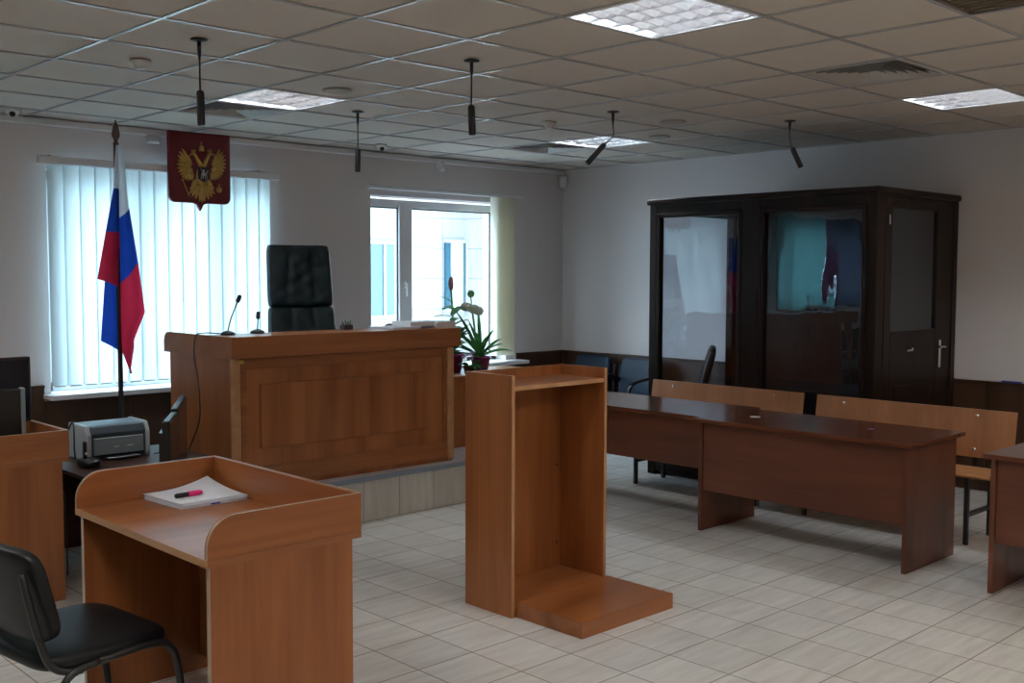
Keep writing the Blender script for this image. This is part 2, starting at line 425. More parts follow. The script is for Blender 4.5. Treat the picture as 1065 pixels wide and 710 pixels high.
# ================================================================== outdoors
b_ = thing('building', 'pale tiled office building seen outside the plant window', 'building', (9.5, 12.5, -1))
part('facade', G().box(5.0, 10.95, 12.5, 13.5, -1, 6).box(10.95, 14, 11.9, 13.5, -1, 6), [facade], b_)
part('side_wing', G().box(10.95, 14, 11.86, 11.9, -1, 6), facside, b_, 'plain bluish side wing')
def owin(x0, x1, z0, z1):
    f = part('window', G().box(x0, x1, 12.44, 12.5, z0, z1), darkglass, b_)
    s = G(); s.box(x0-.03, x1+.03, 12.42, 12.5, z1, z1+.05); s.box(x0-.03, x1+.03, 12.40, 12.5, z0-.05, z0)
    for k in range(1, 4): x = x0+(x1-x0)*k/4; s.box(x-.02, x+.02, 12.42, 12.45, z0, z1)
    part('window_frame', s, greyp, f)
    s = G(); x = x0+.25*(x1-x0); s.box(x+.03, x+.22, 12.43, 12.445, z0, z1); s.box(x+.3, x+.38, 12.43, 12.445, z0, z1)
    part('window_blind', s, white, f)
owin(8.3, 9.95-.25, 1.03, 2.06); owin(10.53, 10.93, 1.1, 2.11)
g = G().box(-30, 40, 8.05, 60, -1.1, -1.0); struct('ground', g, plain('pavement', (.42, .42, .42), .8))

struct('wall_sky_blocker', G().box(1.5, 14.5, 4.0, YB+.33, CZ+.45, 10.5), facade, 'added unseen block above the courtroom, keeping sky light off the facade')  # added mass, never in view: blocks sky so the facade opposite renders dimmer

# ================================================================== dais and judge's bench
d = thing('dais', 'low tiled dais carrying the judge bench beneath the windows', 'platform', (4.65, 6.7, 0))
part('riser', G().box(3.15, 6.25, 5.65, YB-.03, 0, DH-.016).box(2.90, 3.15, 6.62, YB-.03, 0, DH-.016), daism, d)
part('top', G().box(3.145, 6.255, 5.64, YB-.03, DH-.016, DH).box(2.895, 3.145, 6.615, YB-.03, DH-.016, DH), daist, d)
part('edge_strip', G().box(3.14, 6.26, 5.628, 5.6395, DH-.03, DH).box(6.2555, 6.262, 5.64, YB-.03, DH-.03, DH), greyblue, d, 'grey blue edge strip')

bx0, bx1, by0, by1 = 3.168, 4.912, 5.73, 6.53
t = thing('judge_bench', 'large orange-brown panelled judge bench standing on the dais', 'bench', ((bx0+bx1)/2, (by0+by1)/2, DH))
part('front_panel', G().box(bx0, bx1, by0+.012, by0+.034, DH, 1.135), W['Z'], t)
part('side_panel', G().box(bx0, bx0+.022, by0+.034, by1, DH, 1.135), W['Z'], t)
part('side_panel', G().box(bx1-.022, bx1, by0+.034, by1, DH, 1.135), W['Z'], t)
g = G()
g.box(bx0+.06, bx1-.06, by0, by0+.012, 1.05, 1.12, .003); g.box(bx0+.06, bx1-.06, by0, by0+.012, DH+.03, .445, .003)
g.box(bx0+.06, 3.27, by0, by0+.012, .445, 1.05, .003); g.box(4.82, bx1-.06, by0, by0+.012, .445, 1.05, .003)
part('frame_moulding', g, W['X'], t)
g = G(); g.box(bx0-.004, bx0+.058, by0-.006, by0+.02, DH+.01, 1.12, .01, 2); part('corner_post', g, WE, t)
g = G(); g.box(bx1-.058, bx1+.004, by0-.006, by0+.02, DH+.01, 1.12, .01, 2); part('corner_post', g, WE, t)
part('raised_panel', G().box(3.36, 4.68, by0-.004, by0+.012, .555, .955, .004), W['Z'], t)
g = G(); g.box(3.21, 3.245, by0-.012, by0-.004, 1.085, 1.11, .003); part('bracket', g, gold, t)
# cap: boards standing round the worktop, rounded end at the back left
cap = G(); z0, z1 = 1.122, 1.252
cap.prism([(by0-.03, z0), (by1+.03, z0), (by1+.03, z1-.06)] + [(by1-.03+.06*math.cos(a), z1-.06+.06*math.sin(a)) for a in [PI/8*k for k in range(1, 5)]] + [(by0-.03, z1)], bx0-.028, bx0-.006, 'X')
cap.prism([(by0-.03, z0), (by1+.03, z0), (by1+.03, z1-.06)] + [(by1-.03+.06*math.cos(a), z1-.06+.06*math.sin(a)) for a in [PI/8*k for k in range(1, 5)]] + [(by0-.03, z1)], bx1+.006, bx1+.028, 'X')
cap.box(bx0-.028, bx1+.028, by0-.05, by0-.028, z0, z1, .002)
part('cap_board', cap, W['X'], t)
part('ledge', G().box(bx0-.006, bx1+.006, by0-.028, by0+.30, z1-.025, z1, .001), WTX, t)
part('worktop', G().box(bx0+.001, bx1-.001, by0+.034, by1, 1.0, 1.025), WTX, t)
g = G(); g.box(bx0+.03, bx1-.03, by0+.02, by0+.1, 1.06, 1.12, .01); part('cove', g, W['X'], t)

# cable over the left side
pth = [(3.25, 5.97, 1.258), (3.20, 6.0, 1.262), (3.15, 6.05, 1.262), (3.128, 6.10, 1.24), (3.126, 6.12, 1.12), (3.135, 6.10, 1.0), (3.128, 6.06, .85), (3.14, 6.1, .70), (3.125, 6.22, .50), (3.12, 6.30, .34)]
def smooth_path(P, n=6):
    P = [Vector(p) for p in P]; out = []
    for i in range(len(P)-1):
        a, b, c, d_ = P[max(i-1, 0)], P[i], P[i+1], P[min(i+2, len(P)-1)]
        for k in range(n):
            t_ = k/n; out.append(.5*((2*b)+(c-a)*t_+(2*a-5*b+4*c-d_)*t_**2+(3*b-a-3*c+d_)*t_**3))
    out.append(P[-1]); return out
solo('microphone_cable', G().tube(smooth_path(pth), .0042, 6), blackp, 'black cable hanging down the left side of the judge bench', 'cable')
# desk microphones
def desk_mic(x, y, z, tip, label):
    t = thing('desk_microphone', label, 'microphone', (x, y, z))
    part('base', G().lathe([(.045, 0), (.045, .012), (.03, .02), (.012, .026)], (x, y, z), 20), blackp, t)
    mid = Vector(((x*2+tip[0])/3, (y*2+tip[1])/3, z+(tip[2]-z)*.5))
    P = smooth_path([(x, y, z+.02), mid, tip], 8)
    part('gooseneck', G().tube(P, .0045, 8), blackm, t)
    d_ = (Vector(tip)-mid).normalized(); T = Vector(tip)
    part('capsule', G().tube([T-d_*.005, T, T+d_*.01, T+d_*.04, T+d_*.046], [.006, .012, .014, .013, .006], 12), blackp, t)
desk_mic(3.255, 5.93, 1.252, (3.325, 5.93, 1.455), 'black gooseneck desk microphone on the left of the judge bench')
desk_mic(3.49, 5.98, 1.252, (3.495, 5.98, 1.345), 'short black desk microphone beside the judge chair on the bench')
# pen cup
t = thing('pen_holder', 'small black pen holder on the judge bench beside the chair', 'pen holder', (4.17, 5.96, 1.252))
part('cup', G().box(4.13, 4.20, 5.94, 6.0, 1.252, 1.285, .004), blackp, t)
for k, (dx, m_) in enumerate([(-.0, blackp), (.018, bluep), (.034, blackp), (.05, leafm)]):
    part('pen', G().tube([(4.14+dx, 5.965, 1.285), (4.125+dx*1.4, 5.965, 1.305+.008*(k % 2))], .004, 6), m_, t)
# papers on the judge bench
def stackof(name, label, cat, x0, x1, y0, y1, z0, hs, mats, rz=0, grp=None):
    g = G(); z = z0; c = ((x0+x1)/2, (y0+y1)/2)
    for h in hs:
        M = Matrix.Translation((*c, 0)) @ Matrix.Rotation(rz+random.uniform(-.04, .04), 4, 'Z') @ Matrix.Translation((-c[0], -c[1], 0))
        g.box(x0, x1, y0, y1, z, z+h-.001, M=M); z += h
    return solo(name, g, mats, label, cat, grp)
stackof('paper_pile', 'low flat pile of white papers on the judge bench', 'papers', 4.36, 4.62, 5.73, 5.98, 1.252, [.006, .005, .005], paper, .1)
stackof('folder_pile', 'white document folder pile at the right end of the judge bench, left of the two', 'papers', 4.55, 4.76, 5.76, 5.97, 1.269, [.012, .010, .009], white)
stackof('folder_pile', 'white document folder pile nearest the right corner of the judge bench', 'papers', 4.765, 4.93, 5.73, 5.97, 1.252, [.012, .010, .013, .01], white)

# low cabinet on the dais with pots
t = thing('side_cabinet', 'low wooden side cabinet on the dais between judge bench and lectern', 'cabinet', (5.6, 6.35, DH))
part('body', G().box(4.98, 6.18, 6.12, 6.55, DH, .835), W['Z'], t)
part('top', G().box(4.96, 6.20, 6.10, 6.57, .835, .855, .003), WTX, t)

# ================================================================== judge chair
t = thing('judge_armchair', 'tall green-black leather judge armchair behind the judge bench', 'armchair', (4.50, 6.98, DH+.001), math.radians(-14))
def tuft(h, w):
    def f(v):
        x, y, z = v
        if y < 0:
            d_ = 0
            for (tx, tz) in [(-.09, .10), (.09, .10), (0, -.02), (-.09, -.12), (.09, -.12)]:
                d_ += .030*math.exp(-((x-tx)**2)/.0012-((z-tz)**2)/.004)
            d_ += .010*math.exp(-((abs(x)-.10)**2)/.0008) + .004*math.sin(x*60+z*25)*math.exp(-(x/.16)**4)
            y += d_
        return Vector((x*(1-.06*z/h), y, z))
    return f
Rk = Matrix.Translation((0, .10, .68)) @ Matrix.Rotation(math.radians(-8), 4, 'X')
def supz(c, r, e1, e2, M, warp=None, nu=64, nv=40):   # pillow whose flat faces look along Y
    g = G(); Q = Matrix.Rotation(PI/2, 4, 'X')
    def wp(v): 
        v = Q @ v
        return Q.inverted() @ (warp(v) if warp else v)
    g.sup((0, 0, 0), (r[0], r[2], r[1]), e1, e2, M @ Matrix.Translation(c) @ Q, nu, nv, wp); return g
def cushion(zc, w, h, t_, front):
    g = G()
    def side(sg):
        def fn(a, b):
            u, v = 2*a-1, 2*b-1
            e = max(0.0, (1-u**8)*(1-v**10))**.33
            x = w*u*(1-.045*v**10)*(1-.05*(v+1)*.5); z = h*v*(1-.03*u**10)
            y = sg*t_*e + .02*u*u*-1
            if sg < 0: y += front(u, v)*e
            return Rk @ Vector((x, y, zc+z))
        return fn
    g.grid(side(-1), 60, 50); g.grid(side(1), 30, 20)
    return g
def upper(u, v):
    d_ = 0
    for (tu, tv, su, sv, am) in [(-.36, .38, .09, .34, .022), (.36, .38, .09, .34, .022), (-.42, -.40, .10, .34, .020), (.42, -.40, .10, .34, .020), (0, -.05, .12, .22, .018)]:
        d_ += am*math.exp(-((u-tu)/su)**2-((v-tv)/sv)**2)
    d_ += .004*math.sin(u*13+v*9)*math.exp(-(u/.7)**4) + .003*math.sin(u*9-v*15)
    return d_
part('backrest', cushion(.632, .262, .246, .075, upper), gleather, t, local=True)
part('lower_back_cushion', cushion(.232, .275, .160, .078, lambda u, v: .018*math.exp(-((abs(u)-.33)/.09)**2)*(.5+.5*v)+.003*math.sin(u*14+v*7)), gleather, t, local=True)
part('seat', G().sup((0, -.17, .50), (.27, .27, .07), .4, .3), gleather, t, local=True)
for s in (-1, 1):
    g = G(); P = smooth_path([(s*.29, .06, .60), (s*.30, -.02, .70), (s*.30, -.25, .71), (s*.29, -.34, .64), (s*.27, -.30, .48)]); g.tube(P, .022, 10); part('armrest', g, blackp, t, local=True)
g = G(); g.lathe([(.03, .10), (.03, .40), (.09, .42), (.09, .44)]); part('gas_lift', g, blackm, t, local=True)
g = G()
for k in range(5):
    a = 2*PI*k/5+.3; g.tube([(0, 0, .11), (.30*math.cos(a), .30*math.sin(a), .07)], [.03, .018], 8)
part('star_base', g, blackm, t, local=True)
for k in range(5):
    a = 2*PI*k/5+.3; part('castor', G().sup((.30*math.cos(a), .30*math.sin(a), .03), (.028, .028, .03), 1, 1, nu=12, nv=8), blackp, t, local=True)

# ================================================================== flag
t = thing('flag', 'white, blue and red flag hanging in folds on a pole before the bright blind', 'flag', (3.125, 7.2, DH))
part('pole', G().tube([(3.125, 7.2, DH+.04), (3.125, 7.2, 2.52)], .017, 12), plain('flag_pole', (.022, .015, .012), .35), t)
part('finial', G().lathe([(.014, 0), (.022, .01), (.014, .02), (.012, .035), (.026, .06), (.028, .08), (.018, .13), (.002, .175)], (3.125, 7.2, 2.505), 16), finial, t, 'pointed brown finial')
part('base', G().lathe([(.15, 0), (.15, .02), (.05, .04), (.03, .08)], (3.125, 7.2, DH+.001), 24), blackm, t)
def px(u, v): return (3.125+(u-121-(v-125)*.014)*.00674, 2.677-(v-125)*.00663)
def interp(pts, v):
    if v <= pts[0][1]: return pts[0][0]
    for (a, b) in zip(pts, pts[1:]):
        if v <= b[1]: return a[0]+(b[0]-a[0])*(v-a[1])/(b[1]-a[1])
    return pts[-1][0]
cloth = G()
def sheet(edge, cen, v0, vb_fn, y0, amp, ph, colf, nu=46, nv=150):
    """edge(v) / cen(v): outline columns in photo-measured units; vb_fn(u frac) bottom row"""
    def fn(a, b):
        vb = vb_fn(a); v = v0+(vb-v0)*b
        u = interp(cen, v)+(interp(edge, v)-interp(cen, v))*a
        x, z = px(u, v)
        return (x, y0+amp*b**.6*math.sin(a*5.2+ph+b*1.3), z)
    def mi(a, b):
        v = v0+(vb_fn(a)-v0)*b; u = interp(cen, v)+(interp(edge, v)-interp(cen, v))*a
        return colf(u, v)
    cloth.grid(fn, nu, nv, mi)
# left front fold
sheet([(119, 151), (117, 175), (116, 196), (108, 241), (100, 288), (100, 296)], [(122.5, 150), (124, 300)], 151, lambda a: 298-9*a, 7.165, .022, .4,
      lambda u, v: 0 if v < 195.5 else (1 if v < 240.5 else 2))
# right front fold
sheet([(125.5, 151), (129, 180), (133, 214), (143, 273), (150, 324), (138, 353), (138, 361), (133.7, 387)], [(122, 150), (123, 352), (124, 366), (132.5, 388)], 151, lambda a: 388, 7.16, .026, 2.2,
      lambda u, v: 0 if v < 223-.9*(u-125) else (1 if v < 291-1.05*(u-125) else 2))
# rear fold showing blue on the left
sheet([(115, 240), (110, 292), (106, 353), (121, 365)], [(124, 240), (124.5, 368)], 240, lambda a: 366-12*a*a, 7.215, .014, 1.2,
      lambda u, v: 1)
o = part('flag_cloth', cloth, [fw, fb, fr], t)

# ================================================================== crest shield
SX, SZ, SY = 3.655, 2.692, 7.53
t = thing('crest_shield', 'dark red wall shield with a golden double-headed eagle, hung above the blind', 'emblem', (3.905, SY, 2.09))
w_, h_ = .503, .585
out = [(SX, SZ), (SX+w_, SZ)]
zb = SZ-h_+.055; r = .05
out += [(SX+w_-r+r*math.cos(a), zb+r+r*math.sin(a)) for a in [-PI/2*k/6 for k in range(0, 7)]]
cx = SX+w_/2
out += [(cx+.055, zb), (cx+.025, zb-.012), (cx, SZ-h_-.005), (cx-.025, zb-.012), (cx-.055, zb)]
out += [(SX+r-r*math.sin(a), zb+r-r*math.cos(a)) for a in [PI/2*k/6 for k in range(0, 7)]]
part('shield_board', G().prism(out, SY-.03, SY, 'Y', .003), red, t)
def cp(u, v):
    slope = (u-310)*.086
    return (SX+(u-100)*.001236, SZ-(v-slope-122)*.001126)
def feather(g, u, v, L, wd, ang, dep=.010, y=SY-.03):
    """flattened ellipsoid, ang in degrees from straight down, in crest units"""
    x, z = cp(u, v); a = math.radians(ang)
    M = Matrix.Translation((x, y-.002, z)) @ Matrix.Rotation(a, 4, 'Y')
    g.sup((0, 0, -L*.5*.00118), (wd*.5*.00124, dep, L*.5*.00118), 1, 1, M, 10, 8)
eg = G()
def ray2(g, u0, v0, u1, v1, wd, dep, y=SY-.03):
    (xa, za), (xb, zb_) = cp(u0, v0), cp(u1, v1); L_ = math.hypot(xb-xa, zb_-za); a = math.atan2(zb_-za, xb-xa)
    M = Matrix.Translation(((xa+xb)/2, y-.002, (za+zb_)/2)) @ Matrix.Rotation(-a, 4, 'Y')
    g.sup((0, 0, 0), (L_/2, dep, wd*.5*.0012), 1, 1, M, 12, 8)
for s in (-1, 1):
    for k in range(13):     # flight feathers fanning out from the shoulder
        f_ = k/12; a = math.radians(62-152*f_); R1 = 158-62*f_; c0u, c0v = 312+s*62, 352
        ray2(eg, c0u+s*30*math.cos(a), c0v-30*math.sin(a), c0u+s*R1*.70*math.cos(a)+s*14*(1-f_), c0v-R1*.92*math.sin(a), 20, .010)
    for k in range(9):      # coverts
        f_ = k/8; a = math.radians(66-140*f_); R1 = 100-40*f_; c0u, c0v = 312+s*62, 350
        ray2(eg, c0u+s*8*math.cos(a), c0v-8*math.sin(a), c0u+s*R1*.68*math.cos(a)+s*6, c0v-R1*.9*math.sin(a), 22, .016)
    # neck and head
    P = [cp(312+s*8, 352), cp(312+s*20, 320), cp(312+s*34, 295), cp(312+s*44, 272), cp(312+s*60, 264)]
    eg.tube([(x, SY-.038, z) for x, z in P], [.020, .017, .014, .014, .009], 10)
    P = [cp(312+s*58, 264), cp(312+s*76, 268), cp(312+s*86, 278)]
    eg.tube([(x, SY-.038, z) for x, z in P], [.009, .006, .002], 8)
    # small crown
    for dx in (-12, 0, 12): feather(eg, 312+s*52+dx, 232, 22, 9, dx*1.3, .006)
    feather(eg, 312+s*52, 244, 12, 34, 0, .008)
    # thigh and claw
    feather(eg, 312+s*34, 430, 70, 36, s*-28, .014)
    for q in (-18, 0, 18): feather(eg, 312+s*66, 478, 26, 7, s*-30+q, .007)
    for k in range(4):      # side tail feathers
        feather(eg, 312+s*8*(k+.5), 470, 106-8*k, 22, s*-(7+13*k), .011)
feather(eg, 312, 200, 44, 34, 0, .012); feather(eg, 312, 176, 26, 7, 0, .005); feather(eg, 312, 186, 7, 22, 0, .005)
feather(eg, 312, 236, 10, 46, 0, .010)
feather(eg, 312, 340, 140, 80, 0, .014); feather(eg, 312, 462, 118, 26, 0, .014)
part('eagle', eg, gold, t, 'golden double-headed eagle relief')
a_, b2 = cp(225, 540), cp(184, 432)
part('sceptre', G().tube([(a_[0], SY-.036, a_[1]), (b2[0], SY-.036, b2[1])], .004, 8).sup((b2[0], SY-.036, b2[1]), (.008, .006, .012), 1, 1, None, 8, 6), gold, t)
x, z = cp(425, 505); part('orb', G().sup((x, SY-.036, z), (.024, .014, .024), 1, 1, None, 16, 10).box(x-.003, x+.003, SY-.04, SY-.034, z+.022, z+.045).box(x-.010, x+.010, SY-.04, SY-.034, z+.033, z+.038), gold, t)
x, z = cp(318, 400)
part('small_shield', G().prism([(x-.043, z+.052), (x+.043, z+.052), (x+.043, z-.035), (x, z-.06), (x-.043, z-.035)], SY-.052, SY-.040, 'Y', .002), plain('crest_dark', (.02, .012, .025), .4), t, 'dark inner shield')
g = G(); silver = plain('silver_relief', (.6, .6, .65), .35, .6)
g.sup((x, SY-.053, z), (.024, .004, .012), 1, 1, None, 12, 8); g.sup((x-.002, SY-.054, z+.02), (.009, .004, .018), 1, 1, None, 10, 8)
g.tube([(x+.022, SY-.054, z+.005), (x+.03, SY-.054, z+.028)], [.007, .005], 8); g.tube([(x-.028, SY-.056, z+.042), (x+.02, SY-.056, z-.045)], .002, 6)
for q in (-.018, -.006, .008, .02): g.tube([(x+q, SY-.053, z-.005), (x+q*1.3, SY-.053, z-.035)], .003, 6)
part('rider_relief', g, silver, t, 'small silver rider')

# ================================================================== foreground desks with gallery
def gallery_desk(x0, x1, y0, y1, top, label, name='clerk_desk'):
    t = thing(name, label, 'desk', ((x0+x1)/2, (y0+y1)/2, 0))
    gh = .132; th = .018; zt = top; e = .001
    part('desktop', G().box(x0, x1, y0, y1, zt-.024, zt), WTX, t)
    part('desktop_edge', G().box(x0-.003, x0, y0, y1, zt-.024, zt+.001), WE, t, 'paler front edge band')
    r = .10
    def side(ya, yb):
        arc = [(x0+r-r*math.cos(a), zt+gh-r+r*math.sin(a)) for a in [PI/2*k/8 for k in range(9)]]
        return [(x0, zt+e)] + arc + [(x1, zt+gh), (x1, zt+e)]
    for (ya, yb) in ((y0, y0+th), (y1-th, y1)):
        gp = part('gallery_side', G().prism(side(ya, yb), ya, yb, 'Y'), W['X'], t)
        pts = side(ya, yb)[:-1]
        g = G()
        for (p, q) in zip(pts, pts[1:]):
            d_ = Vector((q[0]-p[0], q[1]-p[1])).normalized(); nn = Vector((-d_.y, d_.x))*.0018
            g.prism([p, q, (q[0]+nn.x, q[1]+nn.y), (p[0]+nn.x, p[1]+nn.y)], (ya-.0004 if ya == y0 else ya+.010), (yb-.010 if ya == y0 else yb+.0004), 'Y')
        part('edge_band', g, edgew, gp, 'thin pale edge band')
    gb = part('gallery_back', G().box(x1-th, x1, y0+th+e, y1-th-e, zt+e, zt+gh), W['Y'], t)
    part('edge_band', G().box(x1-.006, x1, y0+th, y1-th, zt+gh, zt+gh+.0018), edgew, gb, 'thin pale edge band')
    for (ya, yb) in ((y0+.012, y0+.034), (y1-.034, y1-.012)):
        lp = part('leg_panel', G().box(x0+.015, x1-.03, ya, yb, 0, zt-.025), W['Z'], t)
        part('edge_band', G().box(x0+.0135, x0+.015, ya, yb, 0, zt-.025), edgew, lp, 'pale edge band')
        ft = part('foot', G().lathe([(.012, 0), (.012, .004)], (x0+.06, (ya+yb)/2, -.0005), 10), blackp, lp)
    part('modesty_panel', G().box(x1-.10, x1-.082, y0+.035, y1-.035, .06, zt-.025), W['Z'], t)
    return t
gallery_desk(1.56, 2.142, 2.99, 4.02, .74, 'orange-brown desk with raised gallery in the foreground, papers and pink marker on it')
gallery_desk(1.42, 2.03, 5.30, 6.25, .72, 'orange-brown gallery desk at the left edge, holding a monitor')

# papers and pen on the foreground desk
z = .741; c = (2.0, 3.92)
t = thing('paper_stack', 'stack of white sheets with a lifted corner on the foreground desk', 'papers', (2.0, 3.9, z))
A = [Vector(p) for p in [(1.82, 3.985), (1.835, 3.70), (2.10, 3.72), (2.105, 3.985)]]   # corners
g = G()
def sheet_fn(za, cur, sh):
    def fn(u, v):
        x = 1.815+.275*v+sh[0]+.02*u; y = 3.985-.275*u+sh[1]
        return (x, y, za + cur*(max(0, v-.25)**2)*(1-u)**2.0*1.8)
    return fn
for k in range(7):
    sh = (random.uniform(-.006, .006), random.uniform(-.006, .006)); za = z+.003+k*.0032
    g.grid(sheet_fn(za, .006*k if k > 3 else 0, sh), 8, 8); g.grid(sheet_fn(za-.0022, .006*k if k > 3 else 0, sh), 8, 8)
    f1, f2 = sheet_fn(za, .006*k if k > 3 else 0, sh), sheet_fn(za-.0022, .006*k if k > 3 else 0, sh)
    for (uu, vv) in (((0, 0), (1, 0)), ((1, 0), (1, 1)), ((1, 1), (0, 1)), ((0, 1), (0, 0))):
        def rim(a, b, uu=uu, vv=vv):
            u = uu[0]+(vv[0]-uu[0])*a; v = uu[1]+(vv[1]-uu[1])*a
            p, q = Vector(f1(u, v)), Vector(f2(u, v)); return p+(q-p)*b
        g.grid(rim, 8, 1)
part('sheets', g, paper, t)
g = G(); g.box(2.085, 2.125, 3.74, 3.77, z+.004, z+.012); g.box(1.83, 1.845, 3.86, 3.90, z+.004, z+.010); part('folder_corner', g, blackp, t, 'black folder corner')
part('page_marker', G().box(1.95, 1.985, 3.694, 3.70, z+.006, z+.011), bluep, t, 'blue page marker')
zp = z+.0300-.006
t = thing('marker_pen', 'pink marker pen with black cap lying on the paper stack', 'pen', (1.93, 3.83, zp))
a0, a1 = Vector((1.855, 3.805, zp+.011)), Vector((1.965, 3.80, zp+.013)); m_ = a0.lerp(a1, .48)
d_ = (a1-a0).normalized()
part('body', G().tube([m_, a1-d_*.01, a1], [.0105, .0105, .007], 12), pen_pink, t)
part('cap', G().tube([a0, a0+d_*.006, m_], [.007, .0095, .0098], 12), blackp, t)

# ================================================================== conference chair (foreground)
def conf_chair(loc, rz, label, seatm, grp=None):
    t = thing('conference_chair', label, 'chair', loc, rz, grp)
    part('seat', G().sup((0.0, 0, .445), (.225, .245, .032), .5, .35, warp=lambda v: Vector((v.x, v.y, v.z-.10*max(0, v.x-.12)**1.5*2))), seatm, t, local=True)
    Mb = Matrix.Translation((-.225, 0, .650)) @ Matrix.Rotation(math.radians(-14), 4, 'Y') @ Matrix.Rotation(PI/2, 4, 'Z')
    part('backrest', supz((0, 0, 0), (.235, .026, .155), .4, .38, Mb, lambda v: Vector((v.x, v.y-.5*v.x*v.x, v.z))), seatm, t, local=True)
    for s in (-1, 1):
        y = .243*s
        part('leg', G().tube(smooth_path([(.27, s*.235, .002), (.235, y, .30), (.20, y, .405), (.12, y, .432), (-.05, y, .425)]), .0125, 10), blackm, t, local=True)
        part('leg', G().tube(smooth_path([(-.27, s*.235, .002), (-.20, y, .28), (-.15, y, .40), (-.05, y, .425)]), .0125, 10), blackm, t, local=True)
        part('back_post', G().tube(smooth_path([(-.10, y*.97, .41), (-.19, y*.95, .44), (-.235, y*.93, .56), (-.265, y*.84, .74)]), .0115, 10), blackm, t, local=True)
    return t
conf_chair((1.33, 3.47, 0), math.radians(7), 'black padded chair pulled up to the foreground desk', leather)

# ================================================================== lectern
lx0, lx1, ly0, ly1, lh = 3.42, 4.095, 3.57, 3.90, 1.155
t = thing('lectern', 'open orange-brown wooden lectern with a floor platform in the middle of the room', 'lectern', ((lx0+lx1)/2, (ly0+ly1)/2, 0))
p_ = part('side_panel', G().box(lx0, lx0+.02, ly0, ly1, 0, lh, .001), W['Z'], t)
part('edge_band', G().box(lx0+.001, lx0+.019, ly0-.0015, ly0, 0, lh-.001), WE, p_, 'paler front edge band')
p_ = part('side_panel', G().box(lx1-.02, lx1, ly0, ly1, 0, lh, .001), W['Z'], t)
part('edge_band', G().box(lx1-.019, lx1-.001, ly0-.0015, ly0, .0741, lh-.001), WE, p_, 'paler front edge band')
part('back_panel', G().box(lx0+.02, lx1-.02, ly1-.02, ly1-.002, 0, lh-.002), W['Z'], t)
p_ = part('shelf', G().box(lx0+.02, lx1-.02, ly0+.004, ly1-.02, 1.082, 1.102), WTX, t)
part('edge_band', G().box(lx0+.02, lx1-.02, ly0+.0025, ly0+.004, 1.082, 1.102), WE, p_, 'paler front edge band')
p_ = part('platform', G().box(lx0+.022, lx1-.022, ly0, ly1-.022, 0, .074).box(lx0+.03, lx1+.012, 3.142, ly0-.002, 0, .074, .0015), WTX, t)
for zz in (1.04, .62, .20): part('screw_cap', G().lathe([(.007, 0), (.007, .003)], (0, 0, 0), 10, Matrix.Translation((lx1-.045, ly1-.02, zz)) @ Matrix.Rotation(PI/2, 4, 'X')), plain('screw_cap_brown', (.05, .02, .01), .4), t)

# ================================================================== walnut tables
def walnut_table(x0, x1, y0, y1, label, ends=(1, 1), pz=.262):
    t = thing('court_table', label, 'table', ((x0+x1)/2, (y0+y1)/2, 0), group='walnut court tables in a row')
    part('tabletop', G().box(x0, x1, y0, y1, .698, .722, .0015), TT, t)
    for k, (ya, yb) in enumerate(((y0+.03, y0+.055), (y1-.055, y1-.03))):
        if ends[k]: part('leg_panel', G().box(x0+.03, x1-.05, ya, yb, 0, .697, .001), T_['Z'], t)
    part('modesty_panel', G().box(x0+.045, x0+.063, y0+(.056 if ends[0] else .002), y1-.056, pz, .697), T_['Y'], t)
    return t
walnut_table(5.465, 6.15, 2.60, 4.045, 'walnut table with white sticker on it, middle of the row facing the dock benches')
walnut_table(5.555, 6.24, 4.047, 5.50, 'walnut table partly hidden behind the lectern, farthest in the row', (0, 1), .375)
walnut_table(5.455, 6.14, .80, 2.215, 'walnut table cut by the right edge of the photo')
z = .7225
solo('sticker', G().lathe([(.033, 0), (.033, .001)], (5.80, 3.80, z), 20), white, 'small round white sticker on the walnut table top', 'sticker')
solo('sticker', G().box(5.83, 5.87, 3.02, 3.05, z, z+.001), plain('pale_blue', (.25, .25, .5), .4), 'tiny pale blue mark on the walnut table near its right end', 'sticker')

# ================================================================== dock benches
t0 = thing('bench', 'plywood bench with long bolted backrest behind the middle and right tables', 'bench', (6.5, 3.225, 0), 0, 'plywood benches before the dock')
L_ = 1.37
Mx = lambda: None
g = G(); g.prism([(.205, .485), (.218, .485), (.262, .785), (.249, .785)], -L_/2, L_/2, 'Y'); part('backrest', g, PLY, t0, local=True)
g = G(); g.prism([(-.15, .425), (-.14, .437), (.17, .432), (.17, .418), (-.145, .414)], -L_/2, L_/2, 'Y'); part('seat', g, PLYY, t0, local=True)
for yy in (-.545, .555):
    f_ = part('leg_frame', G().box(-.13, -.105, yy-.0125, yy+.0125, 0, .413).box(.215, .24, yy-.0125, yy+.0125, 0, .44).box(-.105, .215, yy-.0125, yy+.0125, .17, .192).box(-.13, .22, yy-.0125, yy+.0125, .39, .4135), blackm, t0, local=True)
    yy = -.445 if yy < 0 else .475
    part('back_bracket', G().prism([(.219, .42), (.24, .42), (.278, .70), (.252, .70)], yy-.0125, yy+.0125, 'Y'), blackm, t0, local=True)
    for (bx, bz) in ((.211, .535), (.243, .745)):
        part('bolt', G().sup((bx-.003, yy, bz), (.005, .012, .012), 1, 1, None, 10, 8), chrome, t0, local=True)
part('stretcher', G().box(.19, .215, -.5325, .5425, .40, .425), blackm, t0, local=True)
dup(t0, (6.5, 4.705, 0), 0, 'plywood bench with long bolted backrest behind the farther table, left of its twin', 'plywood benches before the dock')

